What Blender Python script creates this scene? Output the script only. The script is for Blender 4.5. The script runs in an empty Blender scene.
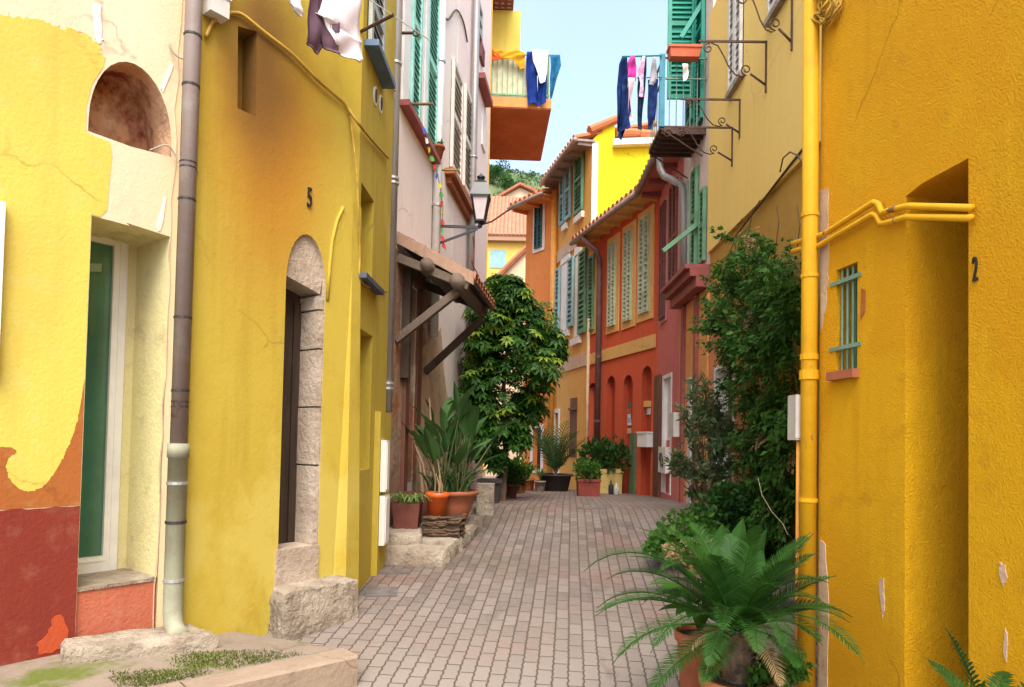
import bpy, math, random
from mathutils import Vector, Matrix
from mathutils.geometry import tessellate_polygon
R = random.Random(7)
sc = bpy.context.scene
COL = sc.collection
# ------------------------------------------------------------------ camera
F_PX, PITCH, ROLL, AX_Y = 680.0, 0.030, 0.020, 419.6
CAM = Vector((0, 0, 1.75))
_f = Vector((0, math.cos(PITCH), math.sin(PITCH)))
_u0 = Vector((0, -math.sin(PITCH), math.cos(PITCH)))
_r0 = Vector((1, 0, 0))
_r = _r0*math.cos(ROLL) + _u0*math.sin(ROLL)
_u = -_r0*math.sin(ROLL) + _u0*math.cos(ROLL)
cd = bpy.data.cameras.new('camera')
cam = bpy.data.objects.new('camera', cd); COL.objects.link(cam)
cam.matrix_world = Matrix(((_r.x, _u.x, -_f.x, CAM.x), (_r.y, _u.y, -_f.y, CAM.y), (_r.z, _u.z, -_f.z, CAM.z), (0, 0, 0, 1)))
cd.sensor_width = 36; cd.lens = F_PX/1024*36; cd.shift_y = (AX_Y-343.5)/1024
cd.clip_start = 0.05; cd.clip_end = 2000
sc.camera = cam
# ------------------------------------------------------------------ world, sun, exposure
SUN_EL, SUN_AZ = math.radians(55), math.radians(177)     # azimuth from +Y (north) clockwise: sun behind the camera
w = bpy.data.worlds.new('World'); sc.world = w; w.use_nodes = True
nt = w.node_tree; nt.nodes.clear()
sky = nt.nodes.new('ShaderNodeTexSky'); sky.sky_type = 'NISHITA'; sky.sun_disc = False
sky.sun_elevation = SUN_EL; sky.sun_rotation = SUN_AZ; sky.air_density = 1.0; sky.dust_density = 4.0; sky.ozone_density = 1.0
bg = nt.nodes.new('ShaderNodeBackground'); bg.inputs[1].default_value = 0.15
wo = nt.nodes.new('ShaderNodeOutputWorld')
# thin high cloud veil over the clear sky
tc_w = nt.nodes.new('ShaderNodeTexCoord'); nz_w = nt.nodes.new('ShaderNodeTexNoise'); nz_w.inputs['Scale'].default_value = 2.2; nz_w.inputs['Detail'].default_value = 6
mr_w = nt.nodes.new('ShaderNodeMapRange'); mr_w.inputs[1].default_value = .3; mr_w.inputs[2].default_value = .75; mr_w.inputs[3].default_value = .12; mr_w.inputs[4].default_value = .50
mx_w = nt.nodes.new('ShaderNodeMix'); mx_w.data_type = 'RGBA'; mx_w.inputs[7].default_value = (1.95, 2.25, 2.55, 1)
nt.links.new(tc_w.outputs['Generated'], nz_w.inputs['Vector']); nt.links.new(nz_w.outputs['Fac'], mr_w.inputs[0]); nt.links.new(mr_w.outputs[0], mx_w.inputs[0]); nt.links.new(sky.outputs[0], mx_w.inputs[6])
nt.links.new(mx_w.outputs[2], bg.inputs[0]); nt.links.new(bg.outputs[0], wo.inputs[0])
sl = bpy.data.lights.new('sun', 'SUN'); sl.energy = 0.9; sl.angle = math.radians(35); sl.color = (1, .95, .86)
so = bpy.data.objects.new('sun', sl); COL.objects.link(so)
sdir = Vector((math.sin(SUN_AZ)*math.cos(SUN_EL), math.cos(SUN_AZ)*math.cos(SUN_EL), math.sin(SUN_EL)))
so.rotation_euler = sdir.to_track_quat('Z', 'Y').to_euler(); so.location = (0, -5, 20)
sc.view_settings.view_transform = 'Standard'; sc.view_settings.look = 'None'
sc.view_settings.gamma = 1; sc.view_settings.exposure = 1.82; sc.view_settings.use_curve_mapping = False
# ------------------------------------------------------------------ pixel -> place helpers (survey of the photo)
def ray(px, py): return _f + _r*((px-512)/F_PX) + _u*((AX_Y-py)/F_PX)
def atY(px, py, Y):
    d = ray(px, py); return CAM + d*(Y/d.y)
def atZ(px, py, Z):
    d = ray(px, py); return CAM + d*((Z-CAM.z)/d.z)
PROF = [(-60, -6.6), (0, 0), (8.1, .891), (8.5, .925), (9.0, .92), (12.4, .78), (15.6, .65), (19.5, .42), (26, .25), (400, .25)]
def gz(y):
    for (a, za), (b, zb) in zip(PROF, PROF[1:]):
        if y <= b: return za + (zb-za)*(y-a)/(b-a)
    return PROF[-1][1]
def gpt(px, py):
    d = ray(px, py); lo, hi = .3, 60
    for _ in range(60):
        m = (lo+hi)/2; p = CAM + d*m
        if p.z > gz(p.y): lo = m
        else: hi = m
    return CAM + d*lo
def col(px, Y): return ((atY(px, 440, Y).x), Y)
class Fr:
    """an upright wall plane: s along it, z up, o out towards the street"""
    def __init__(s, p0, p1, side=1):
        s.p0 = Vector((p0[0], p0[1], 0)); d = Vector((p1[0]-p0[0], p1[1]-p0[1], 0)); s.L = d.length; s.t = d/s.L
        s.n = Vector((s.t.y, -s.t.x, 0))*side
    def P(s, a, z, o=0): return s.p0 + s.t*a + s.n*o + Vector((0, 0, z))
    def hit(s, px, py, o=0):
        d = ray(px, py); q = s.p0 + s.n*o; k = (q-CAM).dot(s.n)/d.dot(s.n); p = CAM + d*k
        return (p-s.p0).dot(s.t), p.z
    def rect(s, x0, x1, yt, yb, o=0):
        m = (yt+yb)/2; c = (x0+x1)/2
        a, b = s.hit(x0, m, o)[0], s.hit(x1, m, o)[0]
        return min(a, b), max(a, b), s.hit(c, yb, o)[1], s.hit(c, yt, o)[1]
# ------------------------------------------------------------------ materials
MATS = {}
class NG:
    def __init__(s, name):
        s.m = bpy.data.materials.new(name); s.m.use_nodes = True; s.nt = s.m.node_tree; s.nt.nodes.clear()
        s.out = s.n('ShaderNodeOutputMaterial'); s.b = s.n('ShaderNodeBsdfPrincipled'); s.l(s.b.outputs[0], s.out.inputs[0])
    def n(s, t, **k):
        o = s.nt.nodes.new(t)
        for a, v in k.items(): setattr(o, a, v)
        return o
    def l(s, a, b): s.nt.links.new(a, b)
    def pos(s, scale=(1, 1, 1)):
        g = s.n('ShaderNodeNewGeometry'); m = s.n('ShaderNodeMapping'); m.inputs['Scale'].default_value = scale
        s.l(g.outputs['Position'], m.inputs[0]); return m.outputs[0]
    def noise(s, vec, scale, detail=4, rough=.55):
        n = s.n('ShaderNodeTexNoise'); n.inputs['Scale'].default_value = scale; n.inputs['Detail'].default_value = detail
        n.inputs['Roughness'].default_value = rough; s.l(vec, n.inputs['Vector']); return n.outputs['Fac']
    def ramp(s, fac, pts):
        r = s.n('ShaderNodeValToRGB'); e = r.color_ramp.elements
        e[0].position, e[0].color = pts[0][0], c4(pts[0][1]); e[1].position, e[1].color = pts[-1][0], c4(pts[-1][1])
        for p, c in pts[1:-1]:
            q = e.new(p); q.color = c4(c)
        s.l(fac, r.inputs[0]); return r.outputs[0]
    def mix(s, fac, a, b, mode='MIX'):
        m = s.n('ShaderNodeMix', data_type='RGBA', blend_type=mode)
        for v, i in ((fac, 0), (a, 6), (b, 7)):
            if hasattr(v, 'links'): s.l(v, m.inputs[i])
            else: m.inputs[i].default_value = c4(v) if i else v
        return m.outputs[2]
    def math(s, op, a, b=0, c=0):
        m = s.n('ShaderNodeMath', operation=op)
        for i, v in enumerate((a, b, c)):
            if hasattr(v, 'links'): s.l(v, m.inputs[i])
            else: m.inputs[i].default_value = v
        return m.outputs[0]
    def bump(s, h, strength, dist=.01):
        b = s.n('ShaderNodeBump'); b.inputs['Strength'].default_value = strength; b.inputs['Distance'].default_value = dist
        s.l(h, b.inputs['Height']); s.l(b.outputs[0], s.b.inputs['Normal'])
def c4(c):
    if isinstance(c, (int, float)): return (c, c, c, 1)
    return (c[0], c[1], c[2], 1)
def sh(c, k): return tuple(min(1, x*k) for x in c)
def plaster(name, c, c2=None, big=.9, amt=.5, bump=.5, bs=45, streak=.25, dirt=(.18, .13, .08), dirt_amt=.25, rough=.92, dist=.008, patches=None, crack=.5):
    if name in MATS: return MATS[name]
    g = NG(name); p = g.pos()
    c2 = c2 or sh(c, .72)
    n1 = g.noise(p, big, 5); colr = g.mix(g.ramp(n1, [(.38, 0), (.68, amt)]), c, c2)
    n2 = g.noise(g.pos((5, 5, .35)), 1.6, 5, .6); colr = g.mix(g.ramp(n2, [(.5, 0), (.75, streak)]), colr, sh(c2, .75))
    n4 = g.noise(p, 7, 6, .65); colr = g.mix(g.ramp(n4, [(.54, 0), (.72, dirt_amt)]), colr, dirt)
    n5 = g.noise(p, 140, 2, .5); colr = g.mix(g.ramp(n5, [(.3, .16), (.55, 0)]), colr, sh(c2, .55))
    vo = g.n('ShaderNodeTexVoronoi', feature='DISTANCE_TO_EDGE'); vo.inputs['Scale'].default_value = .9
    wp = g.n('ShaderNodeTexNoise'); wp.inputs['Scale'].default_value = 2.5; wp.inputs['Detail'].default_value = 5; g.l(p, wp.inputs['Vector'])
    wq = g.n('ShaderNodeVectorMath', operation='MULTIPLY_ADD'); wq.inputs[1].default_value = (.35, .35, .35); g.l(wp.outputs['Color'], wq.inputs[0]); g.l(p, wq.inputs[2]); g.l(wq.outputs[0], vo.inputs['Vector'])
    ck = g.math('MULTIPLY', g.ramp(vo.outputs['Distance'], [(.0015, 1), (.006, 0)]), g.ramp(g.noise(p, .8, 3), [(.52, 0), (.6, crack)]))
    colr = g.mix(ck, colr, sh(c2, .35))
    if patches:
        for (pc, sc_, lo, hi) in patches:
            np_ = g.noise(g.pos((1.3, 1.1, .8)), sc_, 7, .62); colr = g.mix(g.ramp(np_, [(lo, 0), (hi, 1)]), colr, pc)
    g.l(colr, g.b.inputs['Base Color']); g.b.inputs['Roughness'].default_value = rough
    g.b.inputs['Specular IOR Level'].default_value = .25
    hb = g.noise(p, bs, 5, .62); h2 = g.noise(p, 5, 3); h = g.math('ADD', hb, g.math('MULTIPLY', h2, .8))
    g.bump(h, bump, dist); MATS[name] = g.m; return g.m
def mat(name, c, rough=.6, metal=0, var=.25, vs=8, bump=.15, bs=30, spec=.4, c2=None, stretch=(1, 1, 1), alpha=None, dist=.004):
    if name in MATS: return MATS[name]
    g = NG(name); p = g.pos(stretch)
    n = g.noise(p, vs, 5, .6); colr = g.mix(g.ramp(n, [(.3, 0), (.72, 1)]), sh(c, 1+var*.5) if c2 is None else c, c2 or sh(c, 1-var))
    g.l(colr, g.b.inputs['Base Color']); g.b.inputs['Roughness'].default_value = rough; g.b.inputs['Metallic'].default_value = metal
    g.b.inputs['Specular IOR Level'].default_value = spec
    if bump: g.bump(g.noise(p, bs, 4), bump, dist)
    MATS[name] = g.m; return g.m
def leafmat(name, c, c2, rough=.45, trans=.35):
    if name in MATS: return MATS[name]
    g = NG(name); p = g.pos()
    gi = g.n('ShaderNodeNewGeometry'); rnd = gi.outputs['Random Per Island']
    colr = g.mix(rnd, c, c2)
    n = g.noise(p, 6, 3); colr = g.mix(g.ramp(n, [(.4, 0), (.7, .45)]), colr, sh(c, .6))
    g.l(colr, g.b.inputs['Base Color']); g.b.inputs['Roughness'].default_value = rough+.12; g.b.inputs['Specular IOR Level'].default_value = .2
    t = g.n('ShaderNodeBsdfTranslucent'); g.l(g.mix(.5, colr, sh(c2, 1.3), 'MIX'), t.inputs[0])
    ms = g.n('ShaderNodeMixShader'); ms.inputs[0].default_value = trans; g.l(g.b.outputs[0], ms.inputs[1]); g.l(t.outputs[0], ms.inputs[2])
    g.l(ms.outputs[0], g.out.inputs[0]); MATS[name] = g.m; return g.m
# ------------------------------------------------------------------ mesh builder
class MB:
    def __init__(s): s.v = []; s.f = []; s.m = []
    def add(s, pts, faces, m=0):
        b = len(s.v); s.v += [Vector(p) for p in pts]
        for f in faces: s.f.append([b+i for i in f]); s.m.append(m)
    def poly(s, pts, m=0): s.add(pts, [list(range(len(pts)))], m)
    def hexa(s, p, m=0):   # 8 points: 0-3 bottom ring, 4-7 top ring
        s.add(p, [(0, 3, 2, 1), (4, 5, 6, 7), (0, 1, 5, 4), (1, 2, 6, 5), (2, 3, 7, 6), (3, 0, 4, 7)], m)
    def box(s, W, a0, a1, z0, z1, o0, o1, m=0):
        s.hexa([W.P(a0, z0, o0), W.P(a1, z0, o0), W.P(a1, z0, o1), W.P(a0, z0, o1), W.P(a0, z1, o0), W.P(a1, z1, o0), W.P(a1, z1, o1), W.P(a0, z1, o1)], m)
    def xbox(s, x0, x1, y0, y1, z0, z1, m=0):
        s.hexa([(x0, y0, z0), (x1, y0, z0), (x1, y1, z0), (x0, y1, z0), (x0, y0, z1), (x1, y0, z1), (x1, y1, z1), (x0, y1, z1)], m)
    def tube(s, path, r, n=8, m=0, cap=True):
        path = [Vector(p) for p in path]; k = len(path); rs = r if isinstance(r, (list, tuple)) else [r]*k
        up = None; base = len(s.v); rings = []
        for i, p in enumerate(path):
            d = (path[min(i+1, k-1)] - path[max(i-1, 0)])
            d = d.normalized() if d.length > 1e-9 else Vector((0, 0, 1))
            if up is None: up = Vector((0, 0, 1)) if abs(d.z) < .9 else Vector((1, 0, 0))
            x = d.cross(up); x = x.normalized() if x.length > 1e-6 else d.orthogonal().normalized()
            y = x.cross(d).normalized(); up = y
            rings.append([p + x*rs[i]*math.cos(2*math.pi*j/n) + y*rs[i]*math.sin(2*math.pi*j/n) for j in range(n)])
        pts = [q for rg in rings for q in rg]; fs = []
        for i in range(k-1):
            for j in range(n):
                a = i*n+j; b = i*n+(j+1) % n; fs.append((a, b, b+n, a+n))
        if cap: fs.append(list(range(n))[::-1]); fs.append([(k-1)*n+j for j in range(n)])
        s.add(pts, fs, m)
    def bar(s, a, b, w, h, m=0, up=(0, 0, 1)):
        a, b = Vector(a), Vector(b); d = (b-a).normalized(); u = Vector(up)
        if abs(d.dot(u)) > .98: u = Vector((0, 1, 0))
        x = d.cross(u).normalized()*w/2; y = x.normalized().cross(d)*h/2
        s.hexa([a-x-y, a+x-y, a+x+y, a-x+y, b-x-y, b+x-y, b+x+y, b-x+y], m)
    def lathe(s, c, prof, n=20, m=0, sq=0, rot=0):
        c = Vector(c); pts = []; fs = []; k = len(prof)
        for (r, z) in prof:
            for j in range(n):
                a = 2*math.pi*j/n + rot; pts.append(c + Vector((r*math.cos(a), r*math.sin(a), z)))
        for i in range(k-1):
            for j in range(n):
                a = i*n+j; b = i*n+(j+1) % n; fs.append((a, b, b+n, a+n))
        fs.append(list(range(n))[::-1]); fs.append([(k-1)*n+j for j in range(n)])
        s.add(pts, fs, m)
    def leaf(s, b, d, up, L, wd, m=0, fold=.25, droop=0):
        b = Vector(b); d = Vector(d).normalized(); x = d.cross(Vector(up))
        x = x.normalized() if x.length > 1e-5 else d.orthogonal().normalized(); nn = x.cross(d)
        mid = b + d*L*.45 + nn*0; tip = b + d*L - Vector((0, 0, droop*L))
        s.add([b, mid + x*wd/2 + nn*wd*fold, tip, mid - x*wd/2 + nn*wd*fold, mid], [(0, 4, 1), (4, 2, 1), (0, 3, 4), (4, 3, 2)], m)
    def strap(s, pts, ws, side, m=0):
        """a ribbon leaf along pts with half widths ws, folded along its midrib"""
        pts = [Vector(p) for p in pts]; V = []; fs = []
        for i, p in enumerate(pts):
            d = (pts[min(i+1, len(pts)-1)]-pts[max(i-1, 0)]).normalized(); x = d.cross(Vector(side)).cross(d)
            x = x.normalized() if x.length > 1e-6 else d.orthogonal().normalized(); nn = x.cross(d)
            if nn.z < 0: nn = -nn
            V += [p + x*ws[i] + nn*ws[i]*.3, p, p - x*ws[i] + nn*ws[i]*.3]
        for i in range(len(pts)-1):
            a = i*3; fs += [(a, a+1, a+4, a+3), (a+1, a+2, a+5, a+4)]
        s.add(V, fs, m)
    def tri_poly(s, W, outer, holes=(), o=0, m=0):
        loops = [[Vector((a, z, 0)) for a, z in outer]] + [[Vector((a, z, 0)) for a, z in h] for h in holes]
        flat = [q for l in loops for q in l]
        s.add([W.P(q.x, q.y, o) for q in flat], [t for t in tessellate_polygon(loops)], m)
    def slab(s, W, outer, o0, o1, m=0):
        s.tri_poly(W, outer, (), o1, m); s.tri_poly(W, outer, (), o0, m); n = len(outer)
        for i in range(n):
            a, b = outer[i], outer[(i+1) % n]
            s.poly([W.P(*a, o0), W.P(*b, o0), W.P(*b, o1), W.P(*a, o1)], m)
    def build(s, name, mats, parent=None, smooth=False, base=None):
        me = bpy.data.meshes.new(name)
        if parent is not None:
            org = ORG[parent.name]
        elif base is not None: org = Vector(base)
        else:
            lo = [min(v[i] for v in s.v) for i in range(3)]; hi = [max(v[i] for v in s.v) for i in range(3)]
            org = Vector(((lo[0]+hi[0])/2, (lo[1]+hi[1])/2, lo[2]))
        me.from_pydata([tuple(v-org) for v in s.v], [], s.f)
        mats = mats if isinstance(mats, (list, tuple)) else [mats]
        for q in mats: me.materials.append(q)
        for p, mi in zip(me.polygons, s.m): p.material_index = mi; p.use_smooth = bool(smooth)
        me.update()
        if smooth == 2: me.set_sharp_from_angle(angle=math.radians(32))
        o = bpy.data.objects.new(name, me); COL.objects.link(o)
        if parent is not None: o.parent = parent
        else: o.location = org
        ORG[o.name] = org
        return o
ORG = {}
def thing(name, label, cat, loc, group=None):
    o = bpy.data.objects.new(name, None); COL.objects.link(o); o.location = loc; o.empty_display_size = .1
    ORG[o.name] = Vector(loc); o['label'] = label; o['category'] = cat
    if group: o['group'] = group
    return o
def tag(o, label, cat, group=None):
    o['label'] = label; o['category'] = cat
    if group: o['group'] = group
    return o
def struct(o): o['kind'] = 'structure'; return o
def copy_thing(root, loc, label, group, rz=0, scale=1):
    c = root.copy(); COL.objects.link(c); c.location = loc; c.rotation_euler = (0, 0, rz); c.scale = (scale,)*3
    c['label'] = label; c['group'] = group; ORG[c.name] = Vector(loc)
    for ch in root.children:
        k = ch.copy(); COL.objects.link(k); k.parent = c
        for g_ in ch.children:
            q = g_.copy(); COL.objects.link(q); q.parent = k
    return c
def arch(s0, s1, z0, z1, rise, n=12):
    c = (s0+s1)/2; h = (s1-s0)/2
    return [(s0, z0), (s1, z0)] + [(c + h*math.cos(math.pi*i/n), z1-rise + rise*math.sin(math.pi*i/n)) for i in range(n+1)]
def rc(r): return [(r[0], r[2]), (r[1], r[2]), (r[1], r[3]), (r[0], r[3])]
def facade(mb, W, s0, s1, zb, zt, holes=(), m=0, o=0):
    """holes: (polygon, depth, reveal material, back material or None)"""
    mb.tri_poly(W, [(s0, zb), (s1, zb), (s1, zt), (s0, zt)], [h[0] for h in holes], o, m)
    for pl, dep, mr, mk in holes:
        n = len(pl)
        for i in range(n):
            a, b = pl[i], pl[(i+1) % n]; mb.poly([W.P(*a, o), W.P(*b, o), W.P(*b, o-dep), W.P(*a, o-dep)], mr)
        if mk is not None: mb.tri_poly(W, pl, (), o-dep, mk)
def body(mb, front, back, zb, zt, m=0):
    """the unseen walls and top of a house: front corners then back corners (xy)"""
    lp = list(front) + list(back); n = len(lp); k = len(front)
    for i in range(k-1, n):
        a, b = lp[i], lp[(i+1) % n]; mb.poly([(a[0], a[1], zb), (b[0], b[1], zb), (b[0], b[1], zt), (a[0], a[1], zt)], m)
    mb.poly([(p[0], p[1], zt) for p in lp], m)
def leafshutter(mb, W, s0, s1, z0, z1, o0=.01, th=.03, m=0, pitch=None, rails=(0, .5, 1)):
    fw = min(.055, (s1-s0)*.17)
    mb.box(W, s0, s0+fw, z0, z1, o0, o0+th, m); mb.box(W, s1-fw, s1, z0, z1, o0, o0+th, m)
    H = z1-z0; rz = []
    for q in rails:
        c = z0 + fw*.6 + (H-fw*1.2)*q; mb.box(W, s0+fw, s1-fw, c-fw*.6, c+fw*.6, o0+.002, o0+th-.002, m); rz.append(c)
    pitch = pitch or .055
    k = int(H/pitch)
    for i in range(1, k):
        z = z0 + H*i/k
        if any(abs(z-c) < fw*.6+pitch*.3 for c in rz): continue
        a, b = W.P(s0+fw, z, o0+.004), W.P(s1-fw, z, o0+.004)
        h, q = pitch*.34, th-.008
        mb.hexa([W.P(s0+fw, z+h-.008, o0+.002), W.P(s1-fw, z+h-.008, o0+.002), W.P(s1-fw, z-h-.008, o0+q), W.P(s0+fw, z-h-.008, o0+q),
                 W.P(s0+fw, z+h, o0+.002), W.P(s1-fw, z+h, o0+.002), W.P(s1-fw, z-h, o0+q), W.P(s0+fw, z-h, o0+q)], m)
    mb.box(W, s0+fw, s1-fw, z0+fw, z1-fw, o0-.004, o0+.001, m)
def frame_strip(mb, W, r, w, o0, o1, m=0, bottom=True):
    s0, s1, z0, z1 = r
    mb.box(W, s0-w, s0, z0, z1, o0, o1, m); mb.box(W, s1, s1+w, z0, z1, o0, o1, m)
    mb.box(W, s0-w, s1+w, z1, z1+w, o0, o1, m)
    if bottom: mb.box(W, s0-w, s1+w, z0-w, z0, o0, o1, m)
def jag(pts, n=6, amp=.012, seed=1, closed=True):
    r = random.Random(seed); out = []; k = len(pts)
    for i in range(k if closed else k-1):
        a, b = pts[i], pts[(i+1) % k]
        for j in range(n):
            u = j/n; q = 0 if j == 0 else 1
            out.append((a[0]+(b[0]-a[0])*u + r.uniform(-amp, amp)*q, a[1]+(b[1]-a[1])*u + r.uniform(-amp, amp)*q))
    return out
def spiral(W, s, z, o0, r0, turns=1.4, a0=0, d=1, n=18):
    """a scroll in the plane square to the wall: runs in o and z at one s"""
    return [W.P(s, z + r0*(1-i/n*.75)*math.sin(a0+d*turns*2*math.pi*i/n), o0 + r0*(1-i/n*.75)*math.cos(a0+d*turns*2*math.pi*i/n)) for i in range(n+1)]
def text_mesh(name, txt, W, s, z, o, size, m, parent=None, depth=.006, mirror=1):
    cu = bpy.data.curves.new('lettering', 'FONT'); cu.body = txt; cu.size = size; cu.extrude = depth/2; cu.align_x = 'CENTER'
    t = bpy.data.objects.new('lettering', cu); COL.objects.link(t)
    bpy.context.view_layer.update()
    me = bpy.data.meshes.new_from_object(t.evaluated_get(bpy.context.evaluated_depsgraph_get()))
    bpy.data.objects.remove(t); bpy.data.curves.remove(cu)
    mb = MB()
    sgn = mirror
    mb.add([W.P(s + v.co.x*sgn, z + v.co.y, o + v.co.z) for v in me.vertices], [list(p.vertices) for p in me.polygons])
    bpy.data.meshes.remove(me)
    return mb.build(name, m, parent)
def rnd_dir(r=R):
    while 1:
        v = Vector((r.uniform(-1, 1), r.uniform(-1, 1), r.uniform(-1, 1)))
        if .05 < v.length < 1: return v.normalized()
def V3(*a): return Vector(a)
def smooth2(P, n=5):
    out = []
    for i in range(len(P)-1):
        a = P[max(i-1, 0)]; b = P[i]; c = P[i+1]; d = P[min(i+2, len(P)-1)]
        for k in range(n):
            t = k/n; out.append(tuple(.5*((2*b[q])+(c[q]-a[q])*t+(2*a[q]-5*b[q]+4*c[q]-d[q])*t*t+(3*b[q]-a[q]-3*c[q]+d[q])*t**3) for q in (0, 1)))
    return out+[tuple(P[-1])]
# ================================================================== materials of the place
YEL_L = plaster('yellow wall paint ochre', (.50, .385, .055), (.44, .31, .03), big=.55, amt=.8, bump=.35, streak=.5, dirt=(.35, .19, .02), dirt_amt=.2, patches=[((.485, .365, .05), .7, .52, .56), ((.52, .41, .08), .55, .60, .66)])
YEL_R = plaster('saffron stucco', (.80, .43, .005), (.72, .345, .004), big=.8, amt=.7, bump=1.0, bs=110, streak=.5, dirt=(.42, .17, .01), dirt_amt=.35, dist=.016, patches=[((.74, .365, .004), .8, .52, .56), ((.82, .48, .03), .6, .61, .66)])
YEL_RJ = YEL_R
CREAM = plaster('cream plaster', (.76, .64, .45), (.70, .54, .34), bump=.35, streak=.15, dirt_amt=.1)
YEL_P = plaster('lemon paint', (.66, .56, .105), (.62, .46, .085), big=.9, amt=1, bump=.4, streak=.3, dirt=(.74, .60, .30), dirt_amt=.25)
JAMB = plaster('pale yellow rough plaster', (.68, .62, .30), (.70, .58, .38), bump=.9, bs=35, dirt=(.3, .22, .12), dirt_amt=.4)
ORA_P = plaster('orange mural paint', (.38, .125, .03), (.30, .09, .025), bump=.4, dirt=(.48, .26, .08), dirt_amt=.5)
RED_P = plaster('dark red mural paint', (.23, .036, .022), (.18, .03, .02), bump=.5, dirt=(.30, .11, .07), dirt_amt=.5)
RED_B = plaster('bright red paint', (.46, .08, .025), (.5, .08, .03), bump=.5)
CORAL = plaster('coral painted plaster', (.50, .15, .085), (.42, .11, .065), bump=.8, dirt=(.5, .35, .25), dirt_amt=.3)
PLPINK = plaster('bare pinkish plaster', (.58, .42, .30), (.45, .28, .19), big=4, bump=1, bs=20, dirt=(.25, .15, .1), dirt_amt=.5)
NICHE = plaster('brown niche stone', (.52, .29, .15), (.66, .46, .30), big=4, amt=1, bump=1, bs=14, dirt=(.16, .06, .035), dirt_amt=.75, dist=.02, patches=[((.22, .05, .03), 2.2, .52, .6)])
STONE = plaster('pale granite', (.50, .41, .32), (.36, .28, .21), big=5, amt=1, bump=1, bs=30, dirt=(.2, .15, .1), dirt_amt=.4, dist=.015)
STONE_W = plaster('worn limestone', (.42, .36, .28), (.26, .205, .15), big=5, amt=1, bump=1, bs=22, dirt=(.09, .07, .055), dirt_amt=.7, dist=.03)
CONC = plaster('old pavement concrete', (.29, .23, .18), (.20, .16, .125), big=2.5, bump=.8, bs=40, dirt=(.12, .13, .04), dirt_amt=.6, patches=[((.12, .15, .03), 1.6, .50, .60)])
KERB = plaster('kerb stone', (.34, .26, .19), (.25, .185, .135), big=3, bump=.9, bs=30, dirt=(.15, .12, .08), dirt_amt=.5)
PINKW = plaster('pale pink wall', (.87, .78, .71), (.78, .62, .55), big=.6, bump=.3, streak=.15, dirt_amt=.08)
PINKW2 = plaster('rose wall', (.86, .72, .66), (.80, .62, .57), big=.6, bump=.3, streak=.15, dirt_amt=.08)
BROWNW = plaster('weathered brown plaster', (.42, .30, .21), (.28, .17, .11), big=1.6, amt=1, bump=1, bs=16, streak=.5, dirt=(.08, .045, .03), dirt_amt=.7, dist=.02, patches=[((.34, .13, .07), 1.3, .52, .60), ((.50, .39, .29), 1.7, .56, .60)])
STAINW = plaster('stained beige plaster', (.58, .45, .31), (.44, .30, .19), big=2, amt=1, bump=.8, bs=20, dirt=(.15, .08, .05), dirt_amt=.6)
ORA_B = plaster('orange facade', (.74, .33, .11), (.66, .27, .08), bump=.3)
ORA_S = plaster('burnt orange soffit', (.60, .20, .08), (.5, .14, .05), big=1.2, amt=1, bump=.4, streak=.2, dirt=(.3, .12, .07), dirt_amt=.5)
OCHRE = plaster('ochre facade', (.74, .44, .12), (.68, .37, .10), bump=.3)
OCHRE_T = plaster('ochre trim', (.76, .48, .16), bump=.2)
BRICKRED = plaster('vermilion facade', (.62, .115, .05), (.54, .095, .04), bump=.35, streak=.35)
BRICKDK = plaster('vermilion shaded recess', (.42, .065, .026), bump=.3)  # darker copy of the facade vermilion; recess shade put into the colour
ORA_F = plaster('tangerine facade', (.74, .28, .08), (.68, .23, .07), bump=.3)
GABLE = plaster('bright yellow gable', (.86, .72, .02), (.80, .64, .02), bump=.2, streak=.05, dirt_amt=.03)
RASP = plaster('raspberry pink facade', (.64, .20, .17), (.56, .16, .14), bump=.35)
TANW = plaster('straw yellow facade', (.82, .58, .17), (.76, .51, .13), big=.6, bump=.3, streak=.15, dirt_amt=.06)
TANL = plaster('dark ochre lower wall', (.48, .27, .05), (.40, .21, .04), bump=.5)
SALM = plaster('salmon lower wall', (.70, .28, .12), (.62, .24, .10), bump=.4)
SHELL = plaster('shell white wall', (.68, .56, .49), (.6, .47, .4), bump=.3)
HOUSEB = plaster('plain house rear', (.55, .42, .28), bump=.2)
WHITE = mat('white paint', (.78, .76, .72), .5, var=.12, vs=5, bump=.1)
OFFW = mat('dirty white paint', (.62, .60, .55), .6, var=.25, vs=6)
GLASSG = mat('green dark glass', (.055, .17, .115), .08, var=.5, vs=1.2, bump=0, spec=.6)
GLASSD = mat('dark window glass', (.03, .035, .04), .08, var=.5, vs=2, bump=0, spec=.6)
DARKW = mat('dark brown wood', (.045, .028, .018), .7, var=.5, vs=3, stretch=(6, 6, .6), bump=.4)
BRNW = mat('brown door wood', (.16, .065, .04), .6, var=.4, vs=3, stretch=(8, 8, .5), bump=.3)
GREYW = mat('silvered timber', (.17, .13, .10), .85, var=.6, vs=5, stretch=(3, 3, 3), bump=.8, bs=25, c2=(.13, .095, .07), dist=.01)
DKTIM = mat('dark timber', (.07, .048, .035), .85, var=.5, vs=5, bump=.6)
PIPEG = mat('grey zinc pipe', (.34, .32, .30), .45, .35, var=.3, vs=3, stretch=(5, 5, .6), bump=.05)
PIPEB = plaster('brown zinc pipe', (.27, .22, .20), (.20, .15, .13), big=3, bump=.2, streak=.6, dirt=(.38, .34, .31), dirt_amt=.45, rough=.55, patches=[((.16, .09, .06), 5, .62, .66)], crack=0, dist=.003)
PIPEC = plaster('sage cast iron pipe', (.33, .34, .24), (.26, .26, .18), big=3, bump=.3, streak=.5, dirt=(.16, .12, .08), dirt_amt=.4, rough=.65, patches=[((.20, .11, .06), 7, .66, .69)], crack=0, dist=.003)
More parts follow.
